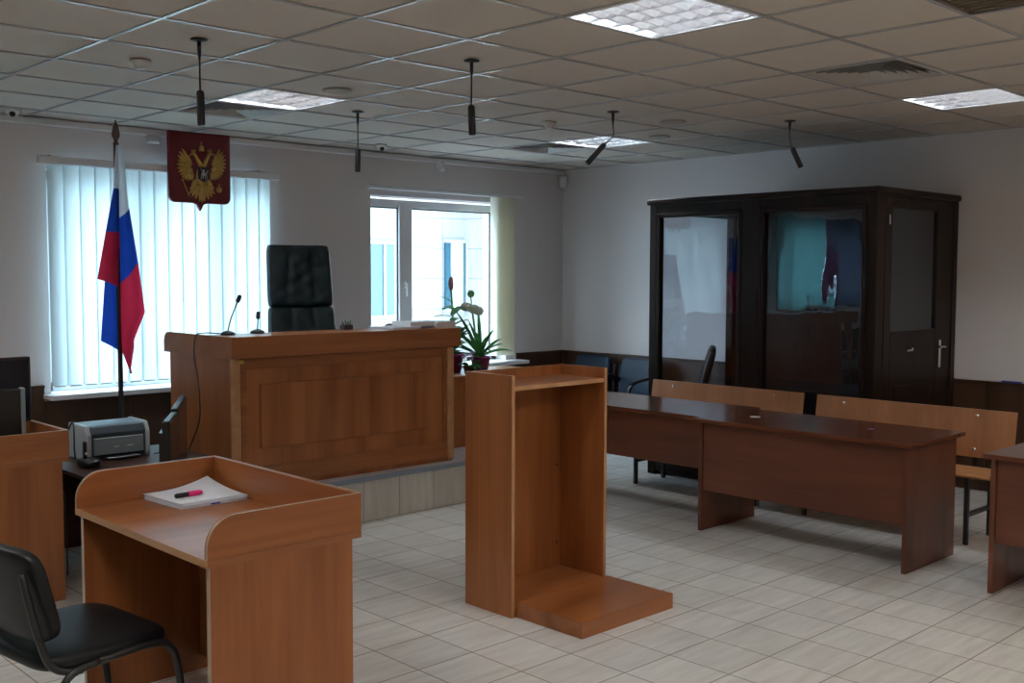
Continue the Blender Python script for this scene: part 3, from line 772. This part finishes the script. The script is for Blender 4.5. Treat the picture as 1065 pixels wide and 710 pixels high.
# ================================================================== glass dock
cx0, cx1, cy0, cy1, ch, cb = 6.80, 8.075, 3.515, 5.485, 2.235, .03
t = thing('defendant_dock', 'dark wooden courtroom dock with large plexiglass panes against the right wall', 'dock', ((cx0+cx1)/2, (cy0+cy1)/2, 0))
P_ = .075
for (x, y) in ((cx0, cy0), (cx0, cy1-P_), (cx1-.2, cy1-P_), (cx1-P_, cy0)):
    wx = .2 if x == cx1-.2 else P_
    part('frame_post', G().box(x, x+wx, y, y+P_, 0, ch-.04, .006), DARKW, t)
part('frame_post', G().box(cx0, cx0+P_, 4.44, 4.60, 0, ch-.04, .006), DARKW, t)
g = G(); g.box(cx0-.02, cx1, cy0-.02, cy1+.02, ch-.045, ch, .008); g.box(cx0+.01, cx0+.065, cy0+.075, cy1-.075, ch-.12, ch-.045)
part('cornice', g, DARKW, t)
g = G()
for (a, b) in ((cy0+P_, 4.44), (4.60, cy1-P_)):
    for (p, q, r, u) in ((a, a+.035, .50, ch-.12), (b-.035, b, .50, ch-.12), (a, b, .50, .56), (a, b, ch-.15, ch-.115)):
        g.box(cx0-.006, cx0+.05, p, q, r, u, .005)
part('pane_moulding', g, DARKW, t)
for (a, b) in ((cy0+P_, 4.44), (4.60, cy1-P_)):
    part('glass_pane', G().box(cx0+.028, cx0+.032, a+.03, b-.03, .55, ch-.14), cageglass, t)
    part('lower_panel', G().box(cx0+.01, cx0+.05, a, b, cb, .50, .004), DARKW, t)
part('glass_pane', G().box(cx0+P_, cx1-.2, cy1-.04, cy1-.036, .55, ch-.12), glassm('side_plexiglass', (.95, .96, .98)), t, 'left side pane')
g = G(); g.box(cx0+P_, cx1-.2, cy1-.06, cy1-.02, cb, .55, .004); g.box(cx0+P_, cx1-.2, cy1-.06, cy1-.02, ch-.12, ch-.045); part('lower_panel', g, DARKW, t)
part('back_wall', G().box(cx1-.03, cx1, cy0+P_, cy1-P_, cb, ch-.045), DARKW, t)
part('dock_floor', G().box(cx0+.05, cx1-.03, cy0+.05, cy1-.05, cb, cb+.03), DARKW, t)
# door on the side facing the room
dx0, dx1 = 6.93, 7.92
g = G(); g.box(cx0+P_, dx0, cy0+.01, cy0+.06, cb, ch-.045); g.box(dx1, cx1-P_, cy0+.01, cy0+.06, cb, ch-.045); g.box(dx0, dx1, cy0+.01, cy0+.06, 2.17, ch-.045); part('door_surround', g, DARKW, t)
g = G(); a, b = 7.03, 7.73
g.box(dx0, a, cy0+.004, cy0+.045, .06, 2.165, .004); g.box(b, dx1, cy0+.004, cy0+.045, .06, 2.165, .004)
g.box(a, b, cy0+.004, cy0+.045, 2.10, 2.165, .004); g.box(a, b, cy0+.004, cy0+.045, .06, 1.235, .004)
g.box(a+.06, b-.06, cy0-.004, cy0+.006, .25, .85, .004)
dr = part('door', g, DARKW, t)
part('door_glass', G().box(a, b, cy0+.02, cy0+.026, 1.235, 2.10), plain('dark_film_glass', (.02, .022, .028), .12), dr, 'dark glazed upper pane')
g = G(); g.box(7.79, 7.82, cy0-.006, cy0+.004, .94, 1.15, .004); g.tube([(7.805, cy0-.005, 1.10), (7.805, cy0-.045, 1.10), (7.80, cy0-.05, 1.10), (7.70, cy0-.05, 1.10)], .008, 8)
part('door_handle', g, chrome, dr, 'chrome lever handle')
g = G(); g.box(7.26, 7.34, cy0-.016, cy0-.004, 1.085, 1.10, .003); g.sup((7.33, cy0-.014, 1.10), (.014, .012, .014), 1, 1, None, 10, 8); part('latch', g, chrome, dr, 'small chrome latch')
g = G(); g.box(6.965, 6.985, cy0-.006, cy0+.004, 1.98, 2.05, .003); part('hinge', g, chrome, dr)

# ================================================================== corner chairs
def arm_chair(loc, rz, label):
    t = thing('waiting_chair', label, 'chair', loc, rz, 'dark armchairs along the right wall')
    part('seat', G().sup((.02, 0, .43), (.24, .24, .045), .5, .3), bleather, t, local=True)
    Mb = Matrix.Translation((-.235, 0, .63)) @ Matrix.Rotation(math.radians(-8), 4, 'Y') @ Matrix.Rotation(PI/2, 4, 'Z')
    part('backrest', supz((0, 0, 0), (.225, .035, .19), .4, .25, Mb, lambda v: Vector((v.x, v.y-.3*v.x*v.x, v.z)), 40, 20), bleather, t, local=True)
    for s in (-1, 1):
        y = .262*s
        part('armrest', G().tube(smooth_path([(-.24, y, .60), (-.10, y, .655), (.12, y, .645), (.22, y, .60), (.24, y, .52)]), .016, 10), blackp, t, local=True)
        part('leg', G().tube([(.24, y, .002), (.24, y, .53)], .012, 8), blackm, t, local=True)
        part('leg', G().tube(smooth_path([(-.28, y, .002), (-.24, y, .40), (-.255, y, .75)]), .012, 8), blackm, t, local=True)
    g = G(); g.box(-.2, .24, -.255, .255, .37, .39); part('seat_frame', g, blackm, t, local=True)
    return t
c0 = arm_chair((7.70, 6.50, 0), PI, 'dark blue-black armchair against the right wall, next to the glass dock')
dup(c0, (7.70, 7.10, 0), PI, 'dark blue-black armchair in the far corner of the room')
# office chair beyond the dock glass
t = thing('office_chair', 'black office chair seen edge-on through the left dock pane', 'chair', (7.60, 5.92, 0), math.radians(216.9))
part('seat', G().sup((0, -.02, .46), (.23, .23, .045), .5, .35), leather, t, local=True)
part('backrest', supz((0, .16, .80), (.20, .040, .27), .5, .5, Matrix.Rotation(math.radians(-14), 4, 'X'), None, 40, 20), leather, t, local=True)
part('gas_lift', G().lathe([(.025, .08), (.025, .42)]), blackm, t, local=True)
part('back_bar', G().tube([(0, .1, .42), (0, .22, .45), (0, .27, .62)], .014, 8), blackm, t, local=True)
g = G()
for k in range(5):
    a = 2*PI*k/5; g.tube([(0, 0, .09), (.25*math.cos(a), .25*math.sin(a), .045)], [.025, .015], 8)
    g.sup((.25*math.cos(a), .25*math.sin(a), .025), (.022, .022, .025), 1, 1, None, 10, 6)
part('star_base', g, blackm, t, local=True)

# ================================================================== clerk corner: printer table, printer, monitors
t = thing('printer_table', 'dark brown table behind the foreground desk carrying printer and monitors', 'table', (2.62, 5.6, 0))
part('tabletop', G().box(2.22, 3.03, 4.72, 6.36, .528, .55, .002), BRN, t)
for (ya, yb) in ((4.74, 4.762), (6.31, 6.332)): part('leg_panel', G().box(2.26, 2.99, ya, yb, 0, .527), BRN, t)
part('modesty_panel', G().box(2.97, 2.99, 4.763, 6.309, .12, .527), BRN, t)
# printer
x0, x1, y0, y1, z0, z1 = 2.405, 2.78, 6.03, 6.28, .5505, .75
t = thing('printer', 'grey desktop printer with dark blue-grey top band on the dark table', 'printer', ((x0+x1)/2, (y0+y1)/2, z0))
part('body', G().prism([(y0, z0+.03), (y0, z1-.045), (y0+.02, z1-.005), (y0+.05, z1), (y1, z1), (y1, z0), (y0+.03, z0)], x0+.03, x1-.02, 'X', .004), dgrey, t)
part('front_panel', G().box(x0+.045, x1-.035, y0-.008, y0+.002, z0+.03, z1-.07, .004), greyp, t, 'flat grey front panel')
part('side_cover', G().prism([(y0-.012, z0+.02), (y0-.012, z1-.05), (y0+.02, z1+.004), (y1, z1+.006), (y1, z0), (y0, z0)], x0, x0+.03, 'X', .006), lgrey, t, 'light grey side cover')
part('side_cover', G().prism([(y0-.012, z0+.02), (y0-.012, z1-.05), (y0+.02, z1+.004), (y1, z1+.006), (y1, z0), (y0, z0)], x1-.02, x1+.004, 'X', .006), lgrey, t, 'light grey side cover')
part('paper_tray', G().box(x0+.10, x1-.08, y0-.06, y0-.008, z0+.008, z0+.02, .002), blackp, t)
g = G(); g.box(x0+.16, x0+.19, y0-.0105, y0-.008, z0+.07, z0+.075); g.box(x0+.24, x0+.275, y0-.0105, y0-.008, z0+.07, z0+.075); part('badge', g, white, t, 'two small pale marks')
# black handset / adapter on the near-left table corner
t = thing('power_adapter', 'black adapter with a small white light beside the printer', 'adapter', (2.36, 5.88, .55))
part('body', G().sup((2.36, 5.88, .575), (.05, .08, .025), .6, .5, None, 20, 12).box(2.325, 2.345, 5.86, 5.88, .58, .70, .004), blackp, t)
part('white_tip', G().sup((2.335, 5.85, .63), (.008, .008, .008), 1, 1, None, 10, 8), white, t)
solo('power_cable', G().tube(smooth_path([(2.295, 5.9, .60), (2.27, 5.85, .66), (2.30, 5.95, .80), (2.20, 5.9, .56), (2.19, 5.8, .45), (2.18, 5.75, .20), (2.16, 5.7, .01)]), .005, 6), blackp, 'black cable looping down behind the left desk beside the printer', 'cable')
solo('power_cable', G().tube(smooth_path([(2.80, 6.0, .5575), (2.84, 5.9, .59), (2.90, 5.95, .62), (2.88, 6.1, .5575), (2.95, 6.2, .5575)]), .005, 6), blackp, 'short black cable coiled on the dark table right of the printer', 'cable')
solo('power_plug', G().box(2.82, 2.88, 5.93, 5.97, .5501, .575, .005), white, 'white plug lying right of the printer on the dark table', 'plug')
def monitor(c, ang, w, h, ztab, ztop, label, tilt=0):
    t = thing('monitor', label, 'monitor', (c[0], c[1], ztab), ang)
    zc = ztop-ztab-h/2
    part('casing', G().box(-w/2, w/2, -.018, .018, zc-h/2, zc+h/2, .006), blackp, t, local=True)
    part('screen', G().box(-w/2+.015, w/2-.015, -.0195, -.0175, zc-h/2+.02, zc+h/2-.015), plain('screen_off', (.012, .02, .035), .15), t, local=True)
    part('rear_cover', G().prism([(-w*.3, .018), (w*.3, .018), (w*.22, .045), (-w*.22, .045)], zc-h*.3, zc+h*.3, 'Z'), blackp, t, local=True)
    part('stand', G().box(-.03, .03, .02, .04, .012, zc, .004), blackp, t, local=True)
    part('foot', G().box(-.11, .11, -.07, .12, 0, .014, .006, 2), blackp, t, local=True)
    return t
def along(p, q, label, h, ztab, ztop, flip=0):
    p, q = Vector(p), Vector(q); d_ = q-p
    return monitor(((p.x+q.x)/2, (p.y+q.y)/2), math.atan2(d_.y, d_.x)+flip, d_.length, h, ztab, ztop, label)
along((2.50, 5.12), (2.83, 5.68), 'black monitor seen edge-on beside the judge bench, the taller of two', .38, .55, .935)
along((2.285, 4.77), (2.48, 5.08), 'black monitor seen edge-on before the judge bench, the lower and nearer of two', .34, .55, .925)
t = monitor((1.78, 5.72), math.radians(8), .46, .34, .72, 1.195, 'black monitor on the left gallery desk, cut by the photo edge')
t = thing('monitor', 'small older grey-framed monitor in front of the black one on the left desk', 'monitor', (1.74, 5.55, .72))
part('casing', G().box(1.56, 1.905, 5.53, 5.56, .79, 1.05, .006), blackp, t)
part('bezel', G().box(1.885, 1.907, 5.524, 5.566, .785, 1.055, .005), greyp, t, 'grey side bezel')
part('foot', G().box(1.64, 1.83, 5.47, 5.62, .72, .74, .006), blackp, t)
part('stand', G().box(1.71, 1.76, 5.535, 5.555, .74, .80), blackp, t)
t = thing('document_tray', 'dark tray with white sheets between monitor and printer on the left desk', 'tray', (1.95, 5.9, .72))
part('tray', G().box(1.86, 2.0, 5.84, 6.15, .722, .865, .004), blackp, t)
part('sheets', G().prism([(5.85, .867), (6.03, .925), (6.14, .875), (6.14, .867)], 1.88, 1.99, 'X'), paper, t)
solo('tray_rim', G().tube([(2.006, 5.86, .74), (2.006, 5.93, .93), (2.01, 6.19, .885)], .007, 8), plain('tan', (.35, .2, .16), .5), 'tan curved rod leaning on the dark document tray', 'rod')

# ================================================================== plants
def leaf(g, base, d, L, wd, droop, fold=.2, nu=4, nv=12, lift=1.0, roll=0):
    """curved strip leaf: starts at base, heads along d (horizontal vec) rising then drooping"""
    d = Vector((d[0], d[1], 0)).normalized(); sd = Vector((-d.y, d.x, 0)); base = Vector(base)
    sd = (sd*math.cos(roll)+Vector((0, 0, 1))*math.sin(roll))
    def fn(u, v):
        s = v*L
        ang = lift - droop*v
        # integrate approx
        x = L*sum(math.cos(lift-droop*(k+.5)/8*v)/8 for k in range(8))*v
        z = L*sum(math.sin(lift-droop*(k+.5)/8*v)/8 for k in range(8))*v
        w2 = wd*(math.sin(PI*min(1, (v*.92+.08)))**.75)*.5
        q = (u-.5)*2
        return base + d*x + Vector((0, 0, z)) + sd*(q*w2) + Vector((0, 0, abs(q)*w2*fold))
    g.grid(fn, nu, nv)
def pot(t, x, y, z, r, h, mat=maroon):
    part('pot', G().lathe([(r*.72, 0), (r*.95, h*.86), (r*1.04, h*.87), (r*1.04, h), (r*.9, h), (r*.88, h*.93), (.001, h*.92)], (x, y, z), 28), mat, t)
    part('soil', G().lathe([(r*.88, h*.90), (r*.86, h*.935), (.002, h*.94)], (x, y, z), 20), soil, t)
zc = .855
# plant 1: pale leaved plant with bud spike
x, y = 5.42, 6.34
t = thing('potted_plant', 'tall pale-leaved plant with a pinkish bud in a maroon pot beside the judge bench', 'plant', (x, y, zc))
pot(t, x, y, zc, .095, .15)
part('stem', G().tube(smooth_path([(x, y, zc+.13), (x+.01, y, zc+.4), (x+.0, y+.01, zc+.66)]), [.008]*13, 8), leafl, t)
part('bud', G().sup((x, y+.01, zc+.70), (.022, .022, .055), 1, 1, None, 14, 12), bud, t, 'pinkish brown flower bud')
g = G()
for k, (dx, dy, zz, L, w) in enumerate([(-1, .3, .44, .17, .07), (-.8, -.4, .50, .15, .075), (1, .2, .45, .18, .085), (.8, -.6, .50, .16, .08), (-.3, -1, .40, .15, .08), (.2, 1, .50, .15, .07), (1, -.5, .36, .16, .08), (-.5, .8, .55, .12, .05), (.6, -.6, .28, .14, .09)]):
    leaf(g, (x, y, zc+zz), (dx, dy), L, w, .5, lift=.35+random.uniform(-.2, .5))
part('upper_leaves', g, leafl, t)
g = G()
for k in range(46):
    a = random.uniform(0, 2*PI); leaf(g, (x+.05*math.cos(a), y+.04*math.sin(a), zc+.13+random.uniform(0, .20)), (math.cos(a), math.sin(a)), random.uniform(.10, .17), .065, .9, lift=random.uniform(.5, 1.3))
part('lower_leaves', g, leafm, t)
# plant 2: white lily with strap leaves
x, y = 5.66, 6.27
t = thing('potted_lily', 'flowering plant with white blooms and long dark strap leaves in a maroon pot', 'plant', (x, y, zc))
pot(t, x, y, zc, .08, .12)
part('stem', G().tube(smooth_path([(x-.02, y, zc+.1), (x-.06, y, zc+.32), (x-.09, y, zc+.50)]), .008, 8), leafl, t)
g = G(); fx, fy, fz = x-.095, y, zc+.50
for k in range(5):
    a = 2*PI*k/5+.4
    g.sup((fx+.055*math.cos(a), fy+.055*math.sin(a), fz+.0+.02*math.sin(k)), (.045, .04, .035), 1, 1, None, 12, 8)
part('flower', g, petal, t, 'white bloom')
g = G(); g.sup((fx-.01, fy, fz+.12), (.032, .03, .03), 1, 1, None, 12, 8); g.tube([(fx, fy, fz+.02), (fx-.01, fy, fz+.12)], .005, 6); part('flower', g, leafl, t, 'small green bloom above')
g = G()
for (dx, dy, L, lf, dr_) in [(-1, .1, .46, 1.15, .3), (-.8, .8, .36, 1.3, .4), (-1, -.6, .40, .75, .35), (-.6, .1, .34, 1.35, .3), (.9, .2, .3, 1.2, .7), (-1, .5, .3, .4, .6), (.1, -1, .28, .9, .9), (-1, .3, .42, 1.0, .5), (-1, -.2, .38, .85, .5), (-.9, .6, .34, .7, .5), (.15, .3, .40, 1.45, .15), (1, -.1, .26, .9, .6), (1, -.4, .30, .6, .9), (.6, -.9, .22, 1.0, .9), (-.4, -1, .25, 1.1, 1), (-.7, -.5, .30, 1.2, .7), (.9, .5, .22, 1.1, .5), (-1, 0, .30, .6, .5), (.4, .9, .24, 1.2, .5)]:
    leaf(g, (x, y, zc+.11), (dx, dy), L, .036, dr_, lift=lf, roll=.5)
leaf(g, (x, y, zc+.12), (1, -.85), .38, .010, .9, lift=.95)
part('strap_leaves', g, leafm, t)
x, y = 5.47, 6.19
t = thing('potted_violet', 'small leafy plant with pale violet flowers between the two maroon pots', 'plant', (x, y, zc))
pot(t, x, y, zc, .05, .06, plain('brown_pot', (.08, .03, .02), .5))
g = G()
for k in range(22):
    a = random.uniform(0, 2*PI); leaf(g, (x+.02*math.cos(a), y+.02*math.sin(a), zc+.055), (math.cos(a), math.sin(a)), random.uniform(.06, .11), .04, 1.2, lift=random.uniform(.3, 1.2))
part('leaves', g, leafm, t)
g = G()
for k in range(9): g.sup((x+random.uniform(-.06, .06), y+random.uniform(-.05, .05), zc+.12+random.uniform(-.02, .05)), (.014, .014, .010), 1, 1, None, 8, 6)
part('flowers', g, plain('violet', (.35, .28, .55), .6), t, 'pale violet flowers')

# ================================================================== ceiling fixtures
def louvre(i, j, label, tubem, grp='recessed louvred ceiling lights'):
    x, y = GX+i*GS, GY+j*GS
    t = thing('ceiling_light', label, 'ceiling light', (x+.3, y+.3, CZ), 0, grp)
    a, b, c_, d_ = x+.008, x+GS-.008, y+.008, y+GS-.008
    g = G(); g.box(a, b, c_, d_, CZ+.085, CZ+.09); g.box(a, a+.004, c_, d_, CZ+.001, CZ+.085); g.box(b-.004, b, c_, d_, CZ+.001, CZ+.085); g.box(a, b, c_, c_+.004, CZ+.001, CZ+.085); g.box(a, b, d_-.004, d_, CZ+.001, CZ+.085)
    part('housing', g, white, t)
    g = G(); g.box(a, b, c_, c_+.012, CZ-.001, CZ+.002); g.box(a, b, d_-.012, d_, CZ-.001, CZ+.002); g.box(a, a+.012, c_, d_, CZ-.001, CZ+.002); g.box(b-.012, b, c_, d_, CZ-.001, CZ+.002)
    part('trim_frame', g, white, t)
    g = G(); W4 = (b-a-.02)/4
    for k in range(5):
        xx = a+.01+k*W4   # V shaped mirror dividers along Y
        g.prism([(xx-.004, CZ+.003), (xx+.004, CZ+.003), (xx+.020, CZ+.055), (xx-.020, CZ+.055)], c_+.006, d_-.006, 'Y')
    part('reflector', g, satin, t)
    g = G(); n = 7
    for k in range(4):
        for q in range(1, n):
            yy = c_+(d_-c_)*q/n; xa = a+.01+k*W4+.005; xb = xa+W4-.010
            g.prism([(yy-.002, CZ+.004), (yy+.002, CZ+.004), (yy+.010, CZ+.045), (yy-.010, CZ+.045)], xa, xb, 'X')
    part('louvre_blades', g, satin, t)
    for k in range(4):
        xx = a+.01+(k+.5)*W4; part('tube', G().tube([(xx, c_+.01, CZ+.068), (xx, d_-.01, CZ+.068)], .008, 8), tubem, t)
    return t
louvre(3, -3, 'large louvred ceiling light at the top middle, nearest the viewer', tube_cool)
louvre(3, 2, 'louvred ceiling light near the crest shield, beside a vent', tube_cool)
louvre(8, 2, 'louvred ceiling light far back near the room corner', tube_cool)
louvre(8, -3, 'louvred ceiling light at the right above the dock door', tube_cool)
behind = emis('lamp_warm_diffuser', (1.0, .87, .73), 20.0)
for (i, j) in BEH:
    x, y = GX+i*GS, GY+j*GS; lab = {(3, -8): 'warm panel ceiling light behind the viewer, middle of the row', (8, -8): 'warm panel ceiling light behind the viewer near the right wall', (-2, -8): 'warm panel ceiling light behind the viewer near the left wall', (-2, -3): 'panel ceiling light above the left part of the room, nearer the viewer', (-2, 2): 'panel ceiling light above the left part of the room, nearer the windows'}[(i, j)]
    t = thing('ceiling_light', lab, 'ceiling light', (x+.3, y+.3, CZ), 0, 'panel ceiling lights out of view')
    part('frame', G().box(x+.008, x+.592, y+.008, y+.592, CZ+.004, CZ+.03), white, t)
    part('diffuser', G().box(x+.03, x+.57, y+.03, y+.57, CZ+.001, CZ+.004), behind if j == -8 else emis('panel_neutral', (1.0, .96, .90), 14.0), t)
def vent(i, j, label):
    x, y = GX+i*GS, GY+j*GS; c = (x+.3, y+.3)
    t = thing('ceiling_vent', label, 'vent', (*c, CZ), 0, 'square air vents in the ceiling')
    part('backing', G().box(x+.004, x+.596, y+.004, y+.596, CZ+.055, CZ+.06), blackp, t)
    g = G(); n = 7
    for k in range(n):      # four-way louvre: nested sloping square rings
        r0 = .295-.040*k; r1 = r0-.018; z0_, z1_ = CZ+.001, CZ+.022
        if k == 0: r1 = r0-.030
        for q in range(4):
            R = Matrix.Translation((*c, 0)) @ Matrix.Rotation(PI/2*q, 4, 'Z')
            if k == 0: co = [(-r0, -r0, z0_), (r0, -r0, z0_), (r1, -r1, z0_), (-r1, -r1, z0_)]
            else: co = [(-r0, -r0, z0_), (r0, -r0, z0_), (r1, -r1, z1_), (-r1, -r1, z1_)]
            co2 = [(a_, b_2, c2+.0015) for (a_, b_2, c2) in co]
            g._q([R @ Vector(v) for v in co+co2], [(0, 1, 2, 3), (4, 7, 6, 5), (0, 4, 5, 1), (1, 5, 6, 2), (2, 6, 7, 3), (3, 7, 4, 0)])
    part('louvre', g, plain('vent_paint', (.50, .48, .45), .5), t)
vent(3, 3, 'square ceiling vent next to the louvred light near the crest shield')
vent(8, 3, 'square ceiling vent beside the far corner light')
vent(6, -3, 'large square ceiling vent left of the right-hand light')
# hanging microphones
def ceil_mic(x, y, kinds, label):
    t = thing('hanging_microphone', label, 'microphone', (x, y, CZ), 0, 'black microphones hanging from the ceiling')
    L1, cable, caps = kinds
    part('ceiling_plate', G().lathe([(.040, 0), (.040, -.004), (.012, -.010)], (x, y, CZ-.001), 24), blackm, t)
    part('rod', G().tube([(x, y, CZ-.008), (x, y, CZ-L1*.6), (x, y, CZ-L1)], [.010, .009, .004], 10), blackm, t)
    P = smooth_path([(x, y, CZ-L1)] + [(x+a, y+b, CZ-c) for a, b, c in cable], 6)
    part('cable', G().tube(P, .0042, 6), blackp, t)
    e0 = P[-1]; e1 = Vector((x+caps[0], y+caps[1], CZ-caps[2])); d_ = (e1-e0).normalized()
    part('capsule', G().tube([e0-d_*.004, e0, e0+d_*.01, e1-d_*.006, e1], [.005, .014, .018, .0185, .013], 14), blackp, t)
ceil_mic(2.402, 4.603, (.10, [(0, 0, .15), (.001, 0, .235)], (.003, -.003, .395)), 'straight hanging microphone at the left, near the flag top')
ceil_mic(3.624, 4.084, (.09, [(0, 0, .15), (-.002, 0, .225)], (.002, -.004, .375)), 'longest straight hanging microphone, in the middle of the ceiling')
ceil_mic(4.207, 5.884, (.10, [(0, 0, .18), (0, 0, .25)], (-.003, .002, .40)), 'straight hanging microphone in front of the far window wall')
ux, uy = .722, -.692
ceil_mic(5.414, 4.687, (.09, [(ux*.005, uy*.005, .15), (-ux*.02, -uy*.02, .185), (-ux*.055, -uy*.055, .215)], (-ux*.17, -uy*.17, .345)), 'bent hanging microphone tilting to the left, near the room corner')
ceil_mic(6.612, 4.09, (.07, [(ux*.002, uy*.002, .12), (ux*.02, uy*.02, .19)], (ux*.085, uy*.085, .325)), 'bent hanging microphone tilting to the right, before the dock')
def disc(name, x, y, r, mat, label, cat, prof=None):
    g = G(); g.lathe(prof or [(r, 0), (r, -.006), (r*.85, -.010), (.002, -.011)], (x, y, CZ), 28); solo(name, g, mat, label, cat)
dsc = plain('speaker_grille', (.42, .39, .36), .7)
sm = [(.052, 0), (.052, -.012), (.040, -.016), (.030, -.035), (.026, -.044), (.002, -.046)]
disc('smoke_detector', 2.422, 5.266, .05, offw, 'white smoke detector left of the hanging microphones', 'smoke detector', sm)
disc('smoke_detector', 5.465, 5.33, .05, offw, 'white smoke detector in front of the far corner light', 'smoke detector', sm)
disc('ceiling_speaker', 3.642, 5.295, .09, dsc, 'round flush ceiling speaker right of the louvred light near the shield', 'speaker')
disc('ceiling_speaker', 6.07, 4.695, .09, dsc, 'round flush ceiling speaker right of the bent microphone, the nearer one', 'speaker')
disc('ceiling_speaker', 6.646, 5.271, .085, dsc, 'round flush ceiling speaker right of the far corner light', 'speaker')
def dome(x, y, label):
    t = thing('ceiling_camera', label, 'camera', (x, y, CZ))
    part('housing', G().lathe([(.05, 0), (.05, -.015), (.042, -.03), (.02, -.045)], (x, y, CZ), 24), white, t)
    part('lens', G().sup((x-.012, y-.03, CZ-.036), (.020, .020, .020), 1, 1, None, 14, 10), blackp, t)
dome(5.42, 7.25, 'white dome camera with black lens on the ceiling near the window wall')
dome(2.52, 7.40, 'white dome camera cut by the left photo edge')
# wall devices
solo('motion_detector', G().sup((6.40, YB-.045, 2.625), (.040, .04, .045), .6, .6, None, 20, 14), white, 'small white motion sensor high on the window wall, above the plant window', 'sensor')
t = thing('wall_alarm_box', 'small white box high on the wall between flag and crest shield', 'sensor', (3.62, YB-.04, 2.6))
part('body', G().box(3.56, 3.665, YB-.05, YB, 2.60, 2.66, .012, 2), offw, t)
part('lid', G().box(3.575, 3.65, YB-.058, YB-.049, 2.61, 2.65, .004), white, t)
solo('motion_detector', G().sup((XR-.055, YB-.055, 2.585), (.038, .038, .062), .5, .6, None, 20, 14), white, 'white motion sensor in the room corner', 'sensor')
solo('pen', G().box(XR-.026, XR-.008, 3.02, 3.16, .8385, .85), bluep, 'blue pen lying on the panelling ledge right of the dock', 'pen')

# ================================================================== light
wd = bpy.data.worlds.new('sky'); bpy.context.scene.world = wd; wd.use_nodes = True
nt = wd.node_tree; bg = nt.nodes['Background']; bg.inputs['Color'].default_value = (.68, .87, 1.0, 1); bg.inputs['Strength'].default_value = 12.5
for (n_, x0, x1, z0, z1) in (('skylight_1', *W1), ('skylight_2', *W2), ('skylight_3', *W3)):
    L = bpy.data.lights.new(n_, 'AREA'); L.shape = 'RECTANGLE'; L.size = x1-x0; L.size_y = z1-z0; L.cycles.is_portal = True
    o = bpy.data.objects.new(n_, L); COL.objects.link(o); o.location = ((x0+x1)/2, 8.04, (z0+z1)/2); o.rotation_euler = (-PI/2, 0, 0)

# ================================================================== camera
cam = bpy.data.cameras.new('camera'); co = bpy.data.objects.new('camera', cam); COL.objects.link(co)
cam.sensor_width = 36; cam.lens = 36*1103.94/1065; cam.clip_start = .05
Rr = Vector((.72217712, -.69170315, .00263775)); Uu = Vector((.04182565, .04747411, .9979964)); Ff = Vector((.69044248, .72061985, -.06321565))
M = Matrix((Rr, Uu, -Ff)).transposed().to_4x4(); M.translation = (0, 0, 1.63)
co.matrix_world = M
sc = bpy.context.scene; sc.camera = co
sc.view_settings.view_transform = 'Standard'; sc.view_settings.look = 'None'; sc.view_settings.gamma = 1; sc.view_settings.use_curve_mapping = False
sc.view_settings.exposure = 0.55
sc.cycles.use_denoising = True; sc.cycles.max_bounces = 10; sc.cycles.diffuse_bounces = 6; sc.cycles.glossy_bounces = 6; sc.cycles.transparent_max_bounces = 12; sc.cycles.transmission_bounces = 8
sc.cycles.caustics_reflective = False; sc.cycles.caustics_refractive = False; sc.cycles.sample_clamp_indirect = 6
